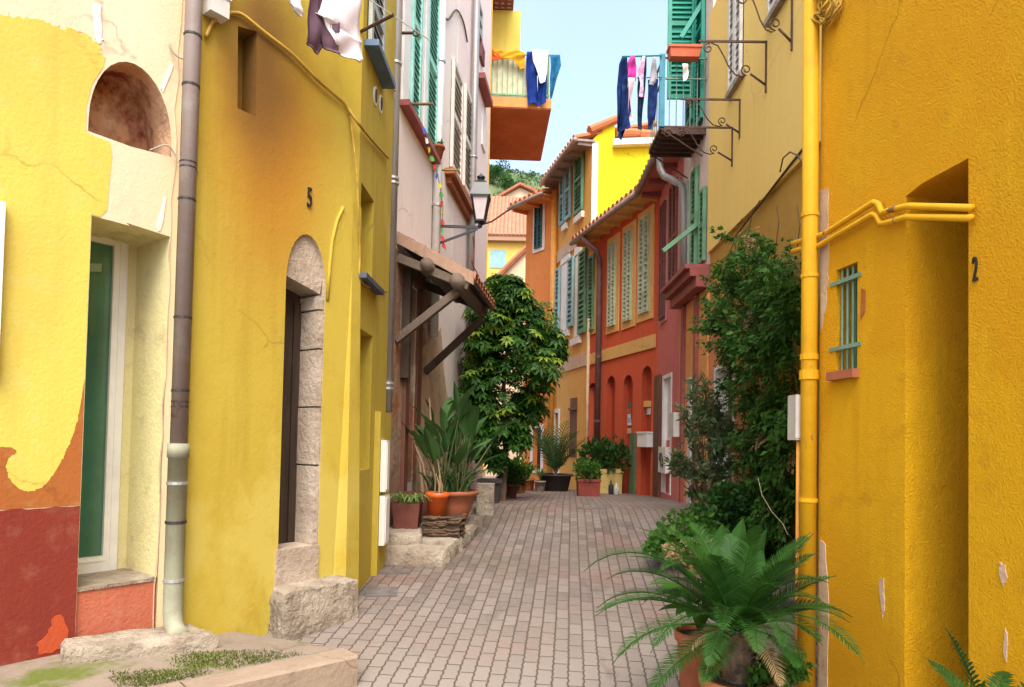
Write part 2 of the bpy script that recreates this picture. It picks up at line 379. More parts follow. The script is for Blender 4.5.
PIPEY = plaster('saffron painted pipe', (.70, .38, .010), (.60, .30, .008), big=3, bump=.3, bs=30, streak=.4, dirt=(.3, .14, .03), dirt_amt=.3, rough=.6, patches=[((.22, .11, .05), 6, .66, .69)], crack=0, dist=.004)
PIPEO = mat('ochre painted pipe', (.70, .32, .05), .5, var=.2)
PIPEP = mat('plum brown pipe', (.15, .085, .08), .5, var=.3)
PIPEW = mat('white painted pipe', (.72, .72, .70), .5, var=.15)
CLAMP = mat('dark pipe clamp', (.05, .045, .045), .5, .4)
STEEL = mat('galvanised clamp', (.5, .5, .5), .4, .6)
IRON = mat('dark wrought iron', (.05, .03, .028), .65, .2, var=.6, vs=20, bump=.3, c2=(.11, .055, .035))
BLACK = mat('black lamp paint', (.015, .018, .024), .35, spec=.5)
CABLE = mat('grey cable', (.36, .32, .26), .7)
CABLEY = mat('cable painted yellow', (.60, .38, .04), .7, c2=(.3, .17, .03), vs=10)
CABLED = mat('dark cable', (.10, .06, .04), .7)
TURQ = mat('turquoise shutter paint', (.32, .68, .58), .55, var=.25, vs=5, bump=.1)
TEAL = mat('teal green shutter paint', (.015, .27, .19), .5, var=.25, vs=5, bump=.1)
SAGE = mat('sage shutter paint', (.46, .52, .36), .6, var=.25, vs=5)
GRNSH = mat('green shutter paint', (.12, .28, .15), .55, var=.25, vs=5)
BLUSH = mat('pale blue shutter paint', (.24, .42, .44), .6, var=.2, vs=5)
DKBL = mat('deep teal shutter paint', (.03, .10, .10), .55, var=.3)
GREYSH = mat('grey shutter paint', (.36, .38, .34), .6, var=.25, vs=6)
WHSH = mat('ivory shutter paint', (.72, .66, .58), .6, var=.15)
BRNSH = mat('maroon shutter paint', (.18, .055, .05), .55, var=.3)
MAROON = mat('maroon painted cornice', (.30, .075, .065), .6, var=.25, vs=5)
SLATE = mat('slate sill', (.07, .08, .12), .6, var=.3)
BLUES = mat('blue grey sill', (.09, .16, .24), .6, var=.3)
TERRA = mat('terracotta', (.42, .13, .055), .8, var=.35, vs=9, bump=.3, c2=(.30, .10, .05))
TERRO = mat('orange plastic pot', (.62, .11, .02), .45, var=.12, bump=.05)
TERRD = mat('brown glazed pot', (.16, .05, .035), .5, var=.4)
TILE = mat('roof tile clay', (.46, .17, .08), .85, var=.4, vs=6, bump=.4, c2=(.28, .12, .07))
TILEO = mat('orange roof tile', (.62, .22, .09), .85, var=.35, vs=3, bump=.3, c2=(.44, .16, .07))
SOIL = mat('potting soil', (.05, .035, .025), .95, bump=1, bs=60, dist=.01)
PLAST = mat('grey plastic box', (.52, .50, .46), .55, var=.15)
GUT = mat('brown grey gutter', (.34, .26, .22), .55, .1, var=.3)

# ---- paving: interlocking pavers in columns along the street
def paving():
    g = NG('interlocking pavers'); geo = g.n('ShaderNodeNewGeometry'); mp = g.n('ShaderNodeMapping', vector_type='POINT')
    mp.inputs['Rotation'].default_value = (0, 0, math.radians(-90+4.9)); g.l(geo.outputs['Position'], mp.inputs[0])
    wn = g.n('ShaderNodeTexNoise'); wn.inputs['Scale'].default_value = 1.3; g.l(mp.outputs[0], wn.inputs['Vector'])
    wv = g.n('ShaderNodeVectorMath', operation='SCALE'); wv.inputs[3].default_value = .018; g.l(wn.outputs['Color'], wv.inputs[0])
    va = g.n('ShaderNodeVectorMath', operation='ADD'); g.l(mp.outputs[0], va.inputs[0]); g.l(wv.outputs[0], va.inputs[1])
    sx = g.n('ShaderNodeSeparateXYZ'); g.l(va.outputs[0], sx.inputs[0])
    tri = g.math('PINGPONG', sx.outputs[0], .034); y2 = g.math('ADD', sx.outputs[1], g.math('MULTIPLY', tri, .20))
    cx = g.n('ShaderNodeCombineXYZ'); g.l(sx.outputs[0], cx.inputs[0]); g.l(y2, cx.inputs[1])
    def brick(ms, sm):
        b = g.n('ShaderNodeTexBrick'); b.inputs['Scale'].default_value = 1; b.offset = .5
        b.inputs['Brick Width'].default_value = .18; b.inputs['Row Height'].default_value = .088
        b.inputs['Mortar Size'].default_value = ms; b.inputs['Mortar Smooth'].default_value = sm; b.inputs['Bias'].default_value = 0
        b.inputs['Color1'].default_value = (1, 1, 1, 1); b.inputs['Color2'].default_value = (0, 0, 0, 1); b.inputs['Mortar'].default_value = (.5, .5, .5, 1)
        g.l(cx.outputs[0], b.inputs['Vector']); return b
    b = brick(.005, .3)
    rows = g.math('PINGPONG', g.math('ADD', y2, .044), .044)         # distance from the joints between columns
    joint = g.ramp(rows, [(.0, 0), (.0375, 0), (.0436, .8)])
    P = g.pos(); nz = g.noise(P, .45, 4); nz2 = g.noise(P, 1.5, 5, .6); nz3 = g.noise(P, 30, 4)
    base = g.mix(b.outputs['Color'], (.205, .165, .142), (.095, .074, .064))
    base = g.mix(g.ramp(nz, [(.42, 0), (.62, .8)]), base, (.205, .175, .155))
    base = g.mix(g.ramp(nz2, [(.50, 0), (.68, .75)]), base, (.20, .115, .09))
    base = g.mix(g.ramp(g.noise(P, 2.1, 6, .65), [(.55, 0), (.7, .5)]), base, (.16, .12, .095))
    sy = g.n('ShaderNodeSeparateXYZ'); g.l(P, sy.inputs[0])
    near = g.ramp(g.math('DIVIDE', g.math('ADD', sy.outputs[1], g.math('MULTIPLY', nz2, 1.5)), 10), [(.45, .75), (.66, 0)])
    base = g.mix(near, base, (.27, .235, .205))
    base = g.mix(g.ramp(nz3, [(.4, 0), (.75, .3)]), base, (.28, .24, .205))
    base = g.mix(g.ramp(g.noise(P, .8, 6, .6), [(.54, 0), (.68, .55)]), base, (.125, .105, .065))
    base = g.mix(g.ramp(g.noise(g.pos((1, .4, 1)), 1.9, 6, .7), [(.60, 0), (.70, .6)]), base, (.10, .078, .065))
    mossn = g.ramp(g.noise(P, 1.1, 4), [(.45, 0), (.62, 1)])
    jc = g.mix(mossn, (.085, .06, .045), (.10, .095, .035))
    jm = g.math('MULTIPLY', joint, g.ramp(g.noise(P, 7, 5, .65), [(.38, .12), (.62, .9)]))
    colr = g.mix(g.math('MULTIPLY', b.outputs['Fac'], .85), base, (.07, .052, .04)); colr = g.mix(jm, colr, jc)
    g.l(colr, g.b.inputs['Base Color']); g.b.inputs['Roughness'].default_value = .8; g.b.inputs['Specular IOR Level'].default_value = .3
    hh = g.math('SUBTRACT', g.math('MULTIPLY', g.noise(P, 40, 4), .25), g.math('MAXIMUM', b.outputs['Fac'], joint))
    g.bump(hh, .8, .01); return g.m
PAVE = paving()
FARST = plaster('smooth dark street stone', (.20, .155, .142), (.15, .118, .106), big=2, bump=.6, bs=50, dirt=(.12, .09, .08), dirt_amt=.4)
EARTH = plaster('bare ground', (.24, .19, .15), bump=.5)

# ================================================================== ground, street, pavement
mb = MB()
ys = [-60, -20, -6, 0, 2, 4, 6, 8.1, 8.5, 9, 12.4, 18, 26, 60, 400]
xs = [-300, -60, -8, 0, 8, 60, 300]
for i in range(len(ys)-1):
    for j in range(len(xs)-1):
        mb.poly([(xs[j], ys[i], gz(ys[i])-.008), (xs[j+1], ys[i], gz(ys[i])-.008), (xs[j+1], ys[i+1], gz(ys[i+1])-.008), (xs[j], ys[i+1], gz(ys[i+1])-.008)])
struct(mb.build('ground', EARTH, base=(0, 0, 0)))
def strip(name, y0, y1, x0, x1, m, dz=0):
    mb = MB(); cuts = [y0]+[p[0] for p in PROF if y0 < p[0] < y1]+[y1]
    for a, b in zip(cuts, cuts[1:]): mb.poly([(x0, a, gz(a)+dz), (x1, a, gz(a)+dz), (x1, b, gz(b)+dz), (x0, b, gz(b)+dz)])
    return struct(mb.build(name, m, base=(0, y0, gz(y0))))
strip('street', -6, 8.6, -7, 6, PAVE)
strip('far_street', 8.604, 26, -7, 6, PAVE)
# raised pavement on the left with its kerb
PZ = .57
K0, K1 = atZ(358, 656, PZ), atZ(216, 687, PZ)
kd = (K1-K0); kd.z = 0; kd.normalize(); kn = Vector((kd.y, -kd.x, 0))
if kn.x > 0: kn = -kn
K2 = K0 + kd*6
PE = atZ(268, 643, PZ)
Lp0 = atZ(0, 666, PZ); LD = Vector((.605, .796, 0))
i0 = K0 + kn*.17; i2 = K2 + kn*.17
mb = MB()
PT_ = [i0, atZ(272, 641, .475), V3(-1.80, 3.97, .49), V3(-2.35, 4.5, .53), Vector((Lp0.x-.3, Lp0.y+.3, PZ)), Lp0 - LD*4 + Vector((-.5, .4, 0)), i2]
PTRI = [(PT_[0], PT_[1], PT_[2]), (PT_[0], PT_[2], PT_[3]), (PT_[0], PT_[3], PT_[4]), (PT_[0], PT_[4], PT_[5]), (PT_[0], PT_[5], PT_[6])]
from mathutils.geometry import intersect_ray_tri
def onpave(px, py):
    for a, b, c in PTRI:
        h = intersect_ray_tri(a, b, c, ray(px, py), CAM, True)
        if h is not None: return h
for a, b, c in PTRI: mb.poly([a, b, c])
n = len(PT_); b = [Vector((p.x, p.y, -1.2)) for p in PT_]
for i in range(n): mb.poly([b[i], b[(i+1) % n], PT_[(i+1) % n], PT_[i]])
struct(mb.build('pavement', CONC))
mb = MB(); rr = random.Random(3); L = 6; k = 7
for j in range(k):
    a = K0 + kd*(L*j/k); c = K0 + kd*(L*(j+1)/k - .012); z = PZ + .006 + rr.uniform(-.004, .004); q = kn*.165; e = kn*-.0
    a2 = Vector((a.x, a.y, 0)); c2 = Vector((c.x, c.y, 0)); ch = .014
    mb.hexa([V3(a2.x, a2.y, -1.2), V3(c2.x, c2.y, -1.2), V3((c2+q).x, (c2+q).y, -1.2), V3((a2+q).x, (a2+q).y, -1.2),
             V3(a2.x, a2.y, z-ch), V3(c2.x, c2.y, z-ch), V3((c2+q).x, (c2+q).y, z-ch), V3((a2+q).x, (a2+q).y, z-ch)])
    f = kn*ch
    mb.hexa([V3(a2.x, a2.y, z-ch), V3(c2.x, c2.y, z-ch), V3((c2+q).x, (c2+q).y, z-ch), V3((a2+q).x, (a2+q).y, z-ch),
             V3((a2+f).x, (a2+f).y, z), V3((c2+f).x, (c2+f).y, z), V3((c2+q).x, (c2+q).y, z), V3((a2+q).x, (a2+q).y, z)])
struct(mb.build('kerb', KERB))
# ================================================================== wall planes
LW_p = Lp0.xy; d_ = LD.xy.normalized()
def meet(p, d, px):      # where the plan line p + d k crosses the sight column px
    c = (atY(px, 440, 1).x); k = (c*p[1]-p[0])/(d[0]-c*d[1]); return (p[0]+d[0]*k, p[1]+d[1]*k)
LWe = meet(LW_p, d_, 171)
LW = Fr((LW_p.x-d_.x*4, LW_p.y-d_.y*4), LWe, 1)
YA, YB, YC = col(188, 3.93), col(352, 4.9), col(385, 6.02)
W1, W2 = Fr(YA, YB, 1), Fr(YB, YC, 1)
PA = col(376.5, 6.06); PB = col(482, 12.2)
PW = Fr(PA, PB, 1)
BH = Fr((PB[0]-.005, 12.25), (PB[0]-.21, 17.5), 1)
RD = Vector((-.12, 1)).normalized(); RWe = col(819, 3.6)
RW = Fr((RWe[0]-RD.x*6, RWe[1]-RD.y*6), RWe, -1)
TW = Fr((2.52, 3.68), (2.585, 8.95), -1)
GW = Fr((2.587, 8.954), (2.605, 10.5), -1)
PR = Fr((2.606, 10.504), (2.63, 12.38), -1)
def run(px, p, k):      # the plan point where a wall leaving p with slope dX/dY = k meets the sight column px
    c = atY(px, 440, 1).x; Y = (p[0]-k*p[1])/(c-k); return (c*Y, Y)
OW0 = (2.62, 12.4); OW1 = run(588, OW0, -.275)
OW = Fr(OW0, OW1, -1)
OC0 = (OW1[0]-.004, OW1[1]+.01); OCe = run(553, OC0, -.238); OC = Fr(OC0, OCe, -1)
OF0 = (OCe[0]-.006, OCe[1]+.02); OFe = run(522, OF0, -.69); OF = Fr(OF0, OFe, -1)
SY = OC0[1]
def sx(W, px, py=440, o=0): return W.hit(px, py, o)[0]
def sz(W, px, py, o=0): return W.hit(px, py, o)[1]
def solve_depth(W, px, py, s):      # how deep a recess is whose inner corner shows at px
    lo, hi = 0, 1.5
    for _ in range(50):
        m = (lo+hi)/2
        if (W.hit(px, py, -m)[0]-s) > 0: hi = m
        else: lo = m
    return lo
GROUP_HOUSE = 'terraced houses along the lane'
# ================================================================== LEFT: cream and lemon house
H = thing('painted_house', 'cream house at the left edge, painted lemon over an orange and dark red base', 'house', (LW.P(LW.L, 0).x, LW.P(LW.L, 0).y, PZ), GROUP_HOUSE)
mb = MB()
ds0, ds1 = sx(LW, 83), sx(LW, 163); dzt = sz(LW, 118, 222); DD = solve_depth(LW, 126, 440, ds1)
dzb = .3
dr = [(ds0, dzb), (ds1, dzb), (ds1, dzt-.01), (ds1-.25, dzt+.008), (ds0+.2, dzt-.005), (ds0, dzt)]
na0, nz0 = LW.hit(88, 131); na1, nz1_ = LW.hit(171, 157); nzt = LW.hit(126, 60)[1]
nzb = (nz0+nz1_)/2
np_ = [(na0, nz0), ((na0+na1)/2, nzb-.012), (na1, nz1_)] + arch(na0, na1, nzb, nzt, (nzt-nzb)*.86, 16)[2:]
facade(mb, LW, 0, LW.L, -.5, 6.2, [(dr, DD, 1, None), (np_, .30, 2, 2)], 0)
pz = [(LW.p0.x, LW.p0.y), (LWe[0], LWe[1])]; bk = [(LWe[0]-4, LWe[1]+3), (LW.p0.x-4, LW.p0.y+3)]
body(mb, pz, bk, -.5, 6.2, 0)
wall = mb.build('wall', [CREAM, JAMB, NICHE], H)
# painted layers
def lp(*pts): return [LW.hit(x, y) for x, y in pts]
g_arch = [LW.hit(x, y) for x, y in ((86, 132), (86, 108), (92, 84), (104, 66))]
SWL = lp((-20, 449), (8, 447), (16, 452), (9, 458), (6, 466), (9, 478), (16, 486), (25, 491), (40, 488), (52, 476), (62, 459), (70, 442), (77, 422), (81.5, 396))
SWS = jag(smooth2(SWL, 6), 2, .0045, 21, False)+[SWL[-1]]
yel = jag(lp((104, 62), (100, 44), (88, 36), (72, 31), (40, 21), (0, 14)), 14, .014, 5, False) + [LW.hit(0, 14)] + [(sx(LW, 0)-3.2, sz(LW, 0, 10))] + [(sx(LW, 0)-3.2, sz(LW, 0, 449))] + SWS + [(ds0-.004, sz(LW, 83, 380)), (ds0-.004, dzt+.006)] + lp((100, 217), (107, 210), (109, 185), (112, 155), (110, 142)) + [LW.hit(96, 137)] + g_arch
mb = MB(); mb.slab(LW, yel, -.01, .0025); mb.build('lemon_paint', YEL_P, H)
s_l = sx(LW, 0)-3.2
rz = sz(LW, 40, 508)
ora = [(s_l, rz+.001), (ds0-.004, rz+.004)] + [(ds0-.004, sz(LW, 83, 378))] + SWS[::-1] + [(s_l, sz(LW, 0, 449))]
mb = MB(); mb.slab(LW, ora, -.01, .003); mb.build('orange_swirl', ORA_P, H)
mb = MB(); mb.slab(LW, [(s_l, -.4), (ds0-.004, -.4)] + jag([(ds0-.004, rz), (s_l, rz-.004)], 90, .005, 4, False) + [(s_l, rz-.004)], -.01, .005); mb.build('red_base', RED_P, H)
mb = MB(); mb.slab(LW, jag(lp((38, 655), (64, 648), (68, 630), (60, 614), (52, 618), (48, 632), (36, 645)), 4, .008, 3), -.01, .008); mb.build('repaired_patch', RED_B, H)
for seed, pts in ((1, ((93, 4), (101, 5), (101, 38), (104, 40), (98, 44), (95, 36))), (2, ((157, 228), (164, 196), (166, 198), (160, 231))), (3, ((160, 88), (171, 62), (173, 66), (163, 92)))):
    mb = MB(); mb.slab(LW, jag(lp(*pts), 3, .006, seed), -.01, .0045); mb.build('filler_patch', WHITE, H)
mb = MB(); es = [(LW.L-.035, -.4), (LW.L+.001, -.4), (LW.L+.001, 9), (LW.L-.03, 9)]
mb.slab(LW, jag([(LW.L-.07, .3), (LW.L+.004, .3), (LW.L+.004, 4.6), (LW.L-.03, 4.6)], 24, .012, 8), -.01, .006); mb.build('bare_plaster', PLPINK, H)
# door in the recess
o1 = -DD + .02
fr1 = sx(LW, 121, 440, o1+.05); gl1 = sx(LW, 107, 440, o1+.05); zb_ = sz(LW, 98, 573, o1+.05); zg = sz(LW, 92, 557, o1+.05); zt_ = sz(LW, 104, 232, o1+.05)
D = MB(); D.box(LW, gl1, fr1, zb_, zt_, o1, o1+.055); D.box(LW, ds0-.2, gl1, zb_, zg, o1, o1+.055); D.box(LW, ds0-.2, gl1, zt_-.07, zt_, o1, o1+.055)
D.box(LW, gl1+.035, gl1+.042, zb_+.02, zt_-.02, o1+.055, o1+.06); D.box(LW, ds0-.2, gl1-.001, zg-.03, zg-.02, o1+.055, o1+.06)
door = D.build('door', WHITE, H)
D = MB(); D.box(LW, ds0-.2, gl1+.003, zg-.003, zt_-.067, o1+.01, o1+.03); D.build('pane', GLASSG, door)
D = MB(); D.slab(LW, [(gl1-.16, zg+1.72), (gl1-.06, zg+1.74), (gl1-.06, zg+1.79), (gl1-.16, zg+1.77)], o1+.03, o1+.033); D.build('door_sticker', mat('faded sticker', (.3, .42, .33), .6), door)
D = MB(); D.box(LW, ds0-.2, ds1+.02, -.3, 6, o1-.2, o1-.004); D.box(LW, fr1, ds1+.02, zb_, dzt+.05, o1-.003, o1+.04); D.build('inner_wall', JAMB, H)
tz = sz(LW, 118, 583)
D = MB(); D.box(LW, ds0-.2, ds1-.004, -.3, tz-.02, o1-.004, -.015, 0); D.box(LW, ds0-.2, ds1-.004, tz-.019, tz, o1-.004, -.006, 1); D.build('threshold', [CORAL, STONE_W], H)
r = LW.rect(-34, -2, 206, 370)
D = MB(); frame_strip(D, LW, (r[0], r[1]-.03, r[2], r[3]), .035, .002, .045); win = D.build('window', WHITE, H)
D = MB(); D.box(LW, r[0], r[1]-.03, r[2], r[3], .004, .02); D.build('pane', GLASSD, win)
# cable hooked over the corner
def cable(name, label, pts, rad, m, cat='cable', group=None):
    mb = MB()
    P = [Vector(p) for p in pts]; q = []
    for i in range(len(P)-1):
        a = P[max(i-1, 0)]; b = P[i]; c = P[i+1]; d = P[min(i+2, len(P)-1)]
        for k in range(5):
            t = k/5; q.append(.5*((2*b)+(c-a)*t+(2*a-5*b+4*c-d)*t*t+(3*b-a-3*c+d)*t**3))
    q.append(P[-1]); mb.tube(q, rad, 6)
    return tag(mb.build(name, m, None, True), label, cat, group)
cable('cable', 'grey cable hooked out of the cream wall and looping to the brown pipe', [LW.P(*LW.hit(169, 44), .01), LW.P(*LW.hit(171, 54), .03), LW.P(*LW.hit(177, 61), .05), LW.P(*LW.hit(182, 63), .1), LW.P(*LW.hit(186, 60), .14), LW.P(*LW.hit(187, 40), .14), LW.P(*LW.hit(182, 10), .12), LW.P(*LW.hit(180, -20), .1)], .006, CABLE)
cable('cable', 'thin cable leaving the arched niche and crossing under the brown pipe', [LW.P(*LW.hit(150, 150), -.01), LW.P(*LW.hit(165, 146), .02), LW.P(*LW.hit(172, 155), .03), LW.P(*LW.hit(176, 166), .05), LW.P(*LW.hit(182, 172), .1), W1.P(*W1.hit(196, 172), .02)], .005, CABLE)
# rainwater pipe between the two houses
def pipe(name, label, pts, r, m, rings=(), ringm=None, group=None, collars=(), seg=12, cat='pipe', extra=None):
    t = thing(name, label, cat, tuple(pts[-1]) if pts[-1][2] < pts[0][2] else tuple(pts[0]), group)
    mb = MB(); mb.tube(pts, r, seg); mb.build('tube', m, t, True)
    for (p, d, rr, h) in rings:
        mb = MB(); p = Vector(p); d = Vector(d).normalized(); mb.tube([p-d*h/2, p+d*h/2], rr, seg); mb.build('clamp', ringm or CLAMP, t)
    return t
PX0 = W1.P(-.07, 0, .03)
def onpipe(z, X=PX0): return Vector((X.x, X.y, z))
pr = 9.2/680*3.9
zj = atY(180, 447, PX0.y).z
t = pipe('downpipe', 'brown zinc downpipe turning sage at its foot, between the cream and the ochre house', [onpipe(zj), onpipe(6.5)], pr*.86, PIPEB, [(onpipe(atY(188, y, PX0.y).z), (0, 0, 1), pr*.93, .012) for y in (36, 86, 200, 318, 391)] + [(onpipe(atY(188, y, PX0.y).z), (0, 0, 1), pr*.9, .008) for y in (163, 168, 402, 407)], CLAMP)
mb = MB(); zf = atZ(176, 612, PZ+.16).z
ft = onpipe(PZ+.16)
mb.tube([onpipe(zj+.02), onpipe(zj-.06), onpipe(zj-.0601), onpipe(PZ+.19), onpipe(PZ+.12)+V3(.012, -.012, 0), onpipe(PZ+.08)+V3(.04, -.04, 0), onpipe(PZ+.06)+V3(.085, -.085, 0)], [pr*1.12, pr*1.12, pr, pr, pr, pr, pr*1.08], 14)
mb.build('lower_tube', PIPEC, t, True)
for y in (483, 522, 580):
    z = atY(180, y, PX0.y).z; mb = MB(); mb.tube([onpipe(z-.008), onpipe(z+.008)], pr*1.09, 14); mb.build('clamp', STEEL if y != 522 else CLAMP, t)
# white meter box
mb = MB(); r = W1.rect(203, 222, -30, 20); mb.box(W1, r[0], r[1], r[2], r[3], .004, .09); mb.box(W1, r[0]-.008, r[1]+.008, r[2]+.11, r[2]+.12, .004, .098)
tag(mb.build('meter_box', OFFW), 'white meter box on the ochre wall beside the top of the brown downpipe', 'meter box')

# ================================================================== LEFT: ochre yellow house
H = thing('ochre_house', 'ochre yellow house with a stone framed door, next to the cream house', 'house', (YA[0], YA[1], PZ), GROUP_HOUSE)
mb = MB()
nr = [W1.hit(238, 26), W1.hit(257, 31.5), W1.hit(256, 117), W1.hit(237.5, 108)]
e0, e1 = sx(W1, 282.5, 400), sx(W1, 322, 400); et = sz(W1, 303, 233); ED = solve_depth(W1, 297.5, 400, e1)
dp = arch(e0, e1, .2, et, .34, 14)
facade(mb, W1, 0, W1.L, -.5, 6.6, [(nr, .16, 0, 0), (dp, ED, 1, 2)], 0)
w2n = [W2.rect(360, 373, 190, 281), W2.rect(354.5, 371, 330, 470)]
facade(mb, W2, 0, W2.L, -.3, 6.6, [(rc(w2n[0]), .16, 0, 3), (rc(w2n[1]), .2, 0, 0)], 0)
body(mb, [YA, YB, YC], [(YC[0]-4, YC[1]+.1), (LWe[0]-2.5, LWe[1]+2.0), (LWe[0]-.35, LWe[1]+.28)], -.5, 6.6, 0)
# two soft brown blotches around fixed points high on the facade
def blotched():
    g = NG('ochre paint with brown blotches'); src = YEL_L; g2 = src.copy(); g2.name = 'ochre paint with brown blotches'
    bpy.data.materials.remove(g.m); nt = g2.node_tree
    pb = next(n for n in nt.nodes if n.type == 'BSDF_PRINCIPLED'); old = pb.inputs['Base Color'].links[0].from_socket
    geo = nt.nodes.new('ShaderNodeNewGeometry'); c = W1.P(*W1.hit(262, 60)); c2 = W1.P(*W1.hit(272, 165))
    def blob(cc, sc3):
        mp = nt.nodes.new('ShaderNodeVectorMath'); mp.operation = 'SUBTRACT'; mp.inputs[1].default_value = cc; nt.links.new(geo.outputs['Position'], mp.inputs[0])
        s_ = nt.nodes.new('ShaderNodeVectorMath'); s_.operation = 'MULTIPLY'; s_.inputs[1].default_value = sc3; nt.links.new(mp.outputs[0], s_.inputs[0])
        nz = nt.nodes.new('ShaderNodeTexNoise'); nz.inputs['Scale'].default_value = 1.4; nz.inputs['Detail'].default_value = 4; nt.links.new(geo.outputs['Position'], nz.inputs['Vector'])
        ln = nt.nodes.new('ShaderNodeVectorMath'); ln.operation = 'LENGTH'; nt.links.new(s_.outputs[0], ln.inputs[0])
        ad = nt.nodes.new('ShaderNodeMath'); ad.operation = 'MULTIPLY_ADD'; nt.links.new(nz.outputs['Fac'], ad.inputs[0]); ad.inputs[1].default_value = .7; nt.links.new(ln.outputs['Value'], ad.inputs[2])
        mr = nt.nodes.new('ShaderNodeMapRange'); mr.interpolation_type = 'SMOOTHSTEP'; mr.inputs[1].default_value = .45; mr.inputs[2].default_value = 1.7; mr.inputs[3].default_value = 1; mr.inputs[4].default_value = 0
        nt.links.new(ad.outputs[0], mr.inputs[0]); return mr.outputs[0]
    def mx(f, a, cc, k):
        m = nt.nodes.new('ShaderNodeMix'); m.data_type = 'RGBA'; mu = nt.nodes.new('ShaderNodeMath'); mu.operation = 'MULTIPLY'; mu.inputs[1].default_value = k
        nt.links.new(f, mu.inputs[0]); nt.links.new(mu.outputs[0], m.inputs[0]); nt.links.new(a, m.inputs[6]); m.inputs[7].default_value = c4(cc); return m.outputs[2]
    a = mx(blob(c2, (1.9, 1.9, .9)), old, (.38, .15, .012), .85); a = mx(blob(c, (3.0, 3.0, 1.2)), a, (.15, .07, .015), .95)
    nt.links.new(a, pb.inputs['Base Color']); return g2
mb.build('wall', [blotched(), STONE, DARKW, GLASSD], H)
# leaning buttress at the bend
mb = MB(); zt = sz(W1, 345, 200)
def bt(z, k): s = W1.L; return [W1.P(s-.13*k-.02, z, .0), W1.P(s-.05, z, .005+.03*k), W2.P(.03+.06*k, z, .01+.05*k), W2.P(.10+.16*k, z, .0)]
lv = [(-.2, 1.05), (.9, .85), (1.8, .55), (2.6, .3), (zt, .02)]
for (za, ka), (zb2, kb) in zip(lv, lv[1:]):
    a, b2 = bt(za, ka), bt(zb2, kb)
    for i in range(3): mb.poly([a[i], a[i+1], b2[i+1], b2[i]])
mb.build('buttress', YEL_L, H)
# raised arch moulding by the bend
pts = [W1.P(*W1.hit(x, y), .004) for x, y in ((327, 300), (329, 270), (332, 240), (337, 220), (343, 207))]
mb = MB(); mb.tube(pts, .012, 6); mb.build('arch_moulding', YEL_L, H, True)
# stone surround of the door
lz = sz(W1, 300, 281)
mb = MB(); lint = [(a, z) for a, z in dp if z > lz]; lint = [(e0+.03, lz+.02), (e1-.02, lz-.05)] + lint[0:]
mb.slab(W1, lint, -ED+.01, -.03); mb.build('stone_lintel', STONE, H)
mb = MB(); zz = [.75, 1.0, 1.55, 1.95, 2.35, 2.62, lz-.06]; rr = random.Random(4)
for a, b2 in zip(zz, zz[1:]):
    q = rr.uniform(0, .012); mb.box(W1, e1-.035-q, e1+.001-.004, a+.006, b2-.006, -ED+.004, -.006-q*.5)
mb.build('stone_jamb', STONE, H)
mb = MB(); mb.box(W1, e0, e1-.04, .75, lz+.05, -ED+.012, -ED+.05); d = mb.build('door', DARKW, H)
mb = MB()
for k in range(3): mb.box(W1, e0+.02+.1*k, e0+.1+.1*k, .95, lz-.1, -ED+.05, -ED+.065)
mb.build('door_panel', DARKW, d)
r = W1.rect(278, 304, 545, 588)
mb = MB(); mb.box(W1, e0-.02, e1+.0, .3, sz(W1, 292, 548), -ED+.06, .012); mb.build('jamb_base', STONE, H)
text_mesh('house_number', '5', W1, sx(W1, 309, 197), sz(W1, 309, 207), .008, .19, BLACK, H, .012, .5)
# sills, niche details, shutters on the bend side
mb = MB(); r = W2.rect(359, 385, 281, 289); mb.box(W2, w2n[0][0]-.05, w2n[0][1]+.15, w2n[0][2]-.04, w2n[0][2]-.002, -.1, .07); mb.build('sill', SLATE, H)
r = W2.rect(367, 381, -30, 62)
mb = MB(); leafshutter(mb, W2, r[0], r[1], r[2], r[3], .012, .03, pitch=.06); mb.build('shutter', GREYSH, H)
mb = MB(); mb.box(W2, r[0]-.06, r[1]+.12, r[2]-.05, r[2]-.004, -.02, .11); mb.build('sill', BLUES, H)
for px, py in ((374.5, 96), (380, 104)):
    a, z = W2.hit(px, py); mb = MB()
    ring = [(a+.05*math.cos(2*math.pi*i/14), z+.075*math.sin(2*math.pi*i/14)) for i in range(14)]
    mb.slab(W2, ring, -.02, .012); v = mb.build('vent', WHITE, H)
    mb = MB(); mb.slab(W2, [(a+(q-a)*.6, z+(y-z)*.75) for q, y in ring], .0, .016); mb.build('vent_hole', DARKW, v)
# low pier at the far corner
mb = MB(); zt = sz(W2, 378, 412); mb.box(W2, W2.L-.42, W2.L+.0, -.2, zt, -.1, .05); mb.build('pier', YEL_L, H)
for (ya, yb), lab in (((440, 492), 'upper of two narrow white meter boxes on the corner pier of the ochre house'), ((496, 545), 'lower of two narrow white meter boxes on the corner pier of the ochre house')):
    r = W2.rect(376, 384.5, ya, yb, .06); mb = MB(); mb.box(W2, max(r[0], W2.L-.4), min(r[1], W2.L-.03), r[2], r[3], .053, .10)
    mb.box(W2, max(r[0], W2.L-.4)+.02, min(r[1], W2.L-.03)-.02, r[2]+.02, r[3]-.02, .10, .106)
    tag(mb.build('meter_box', WHITE), lab, 'meter box', 'meter boxes')
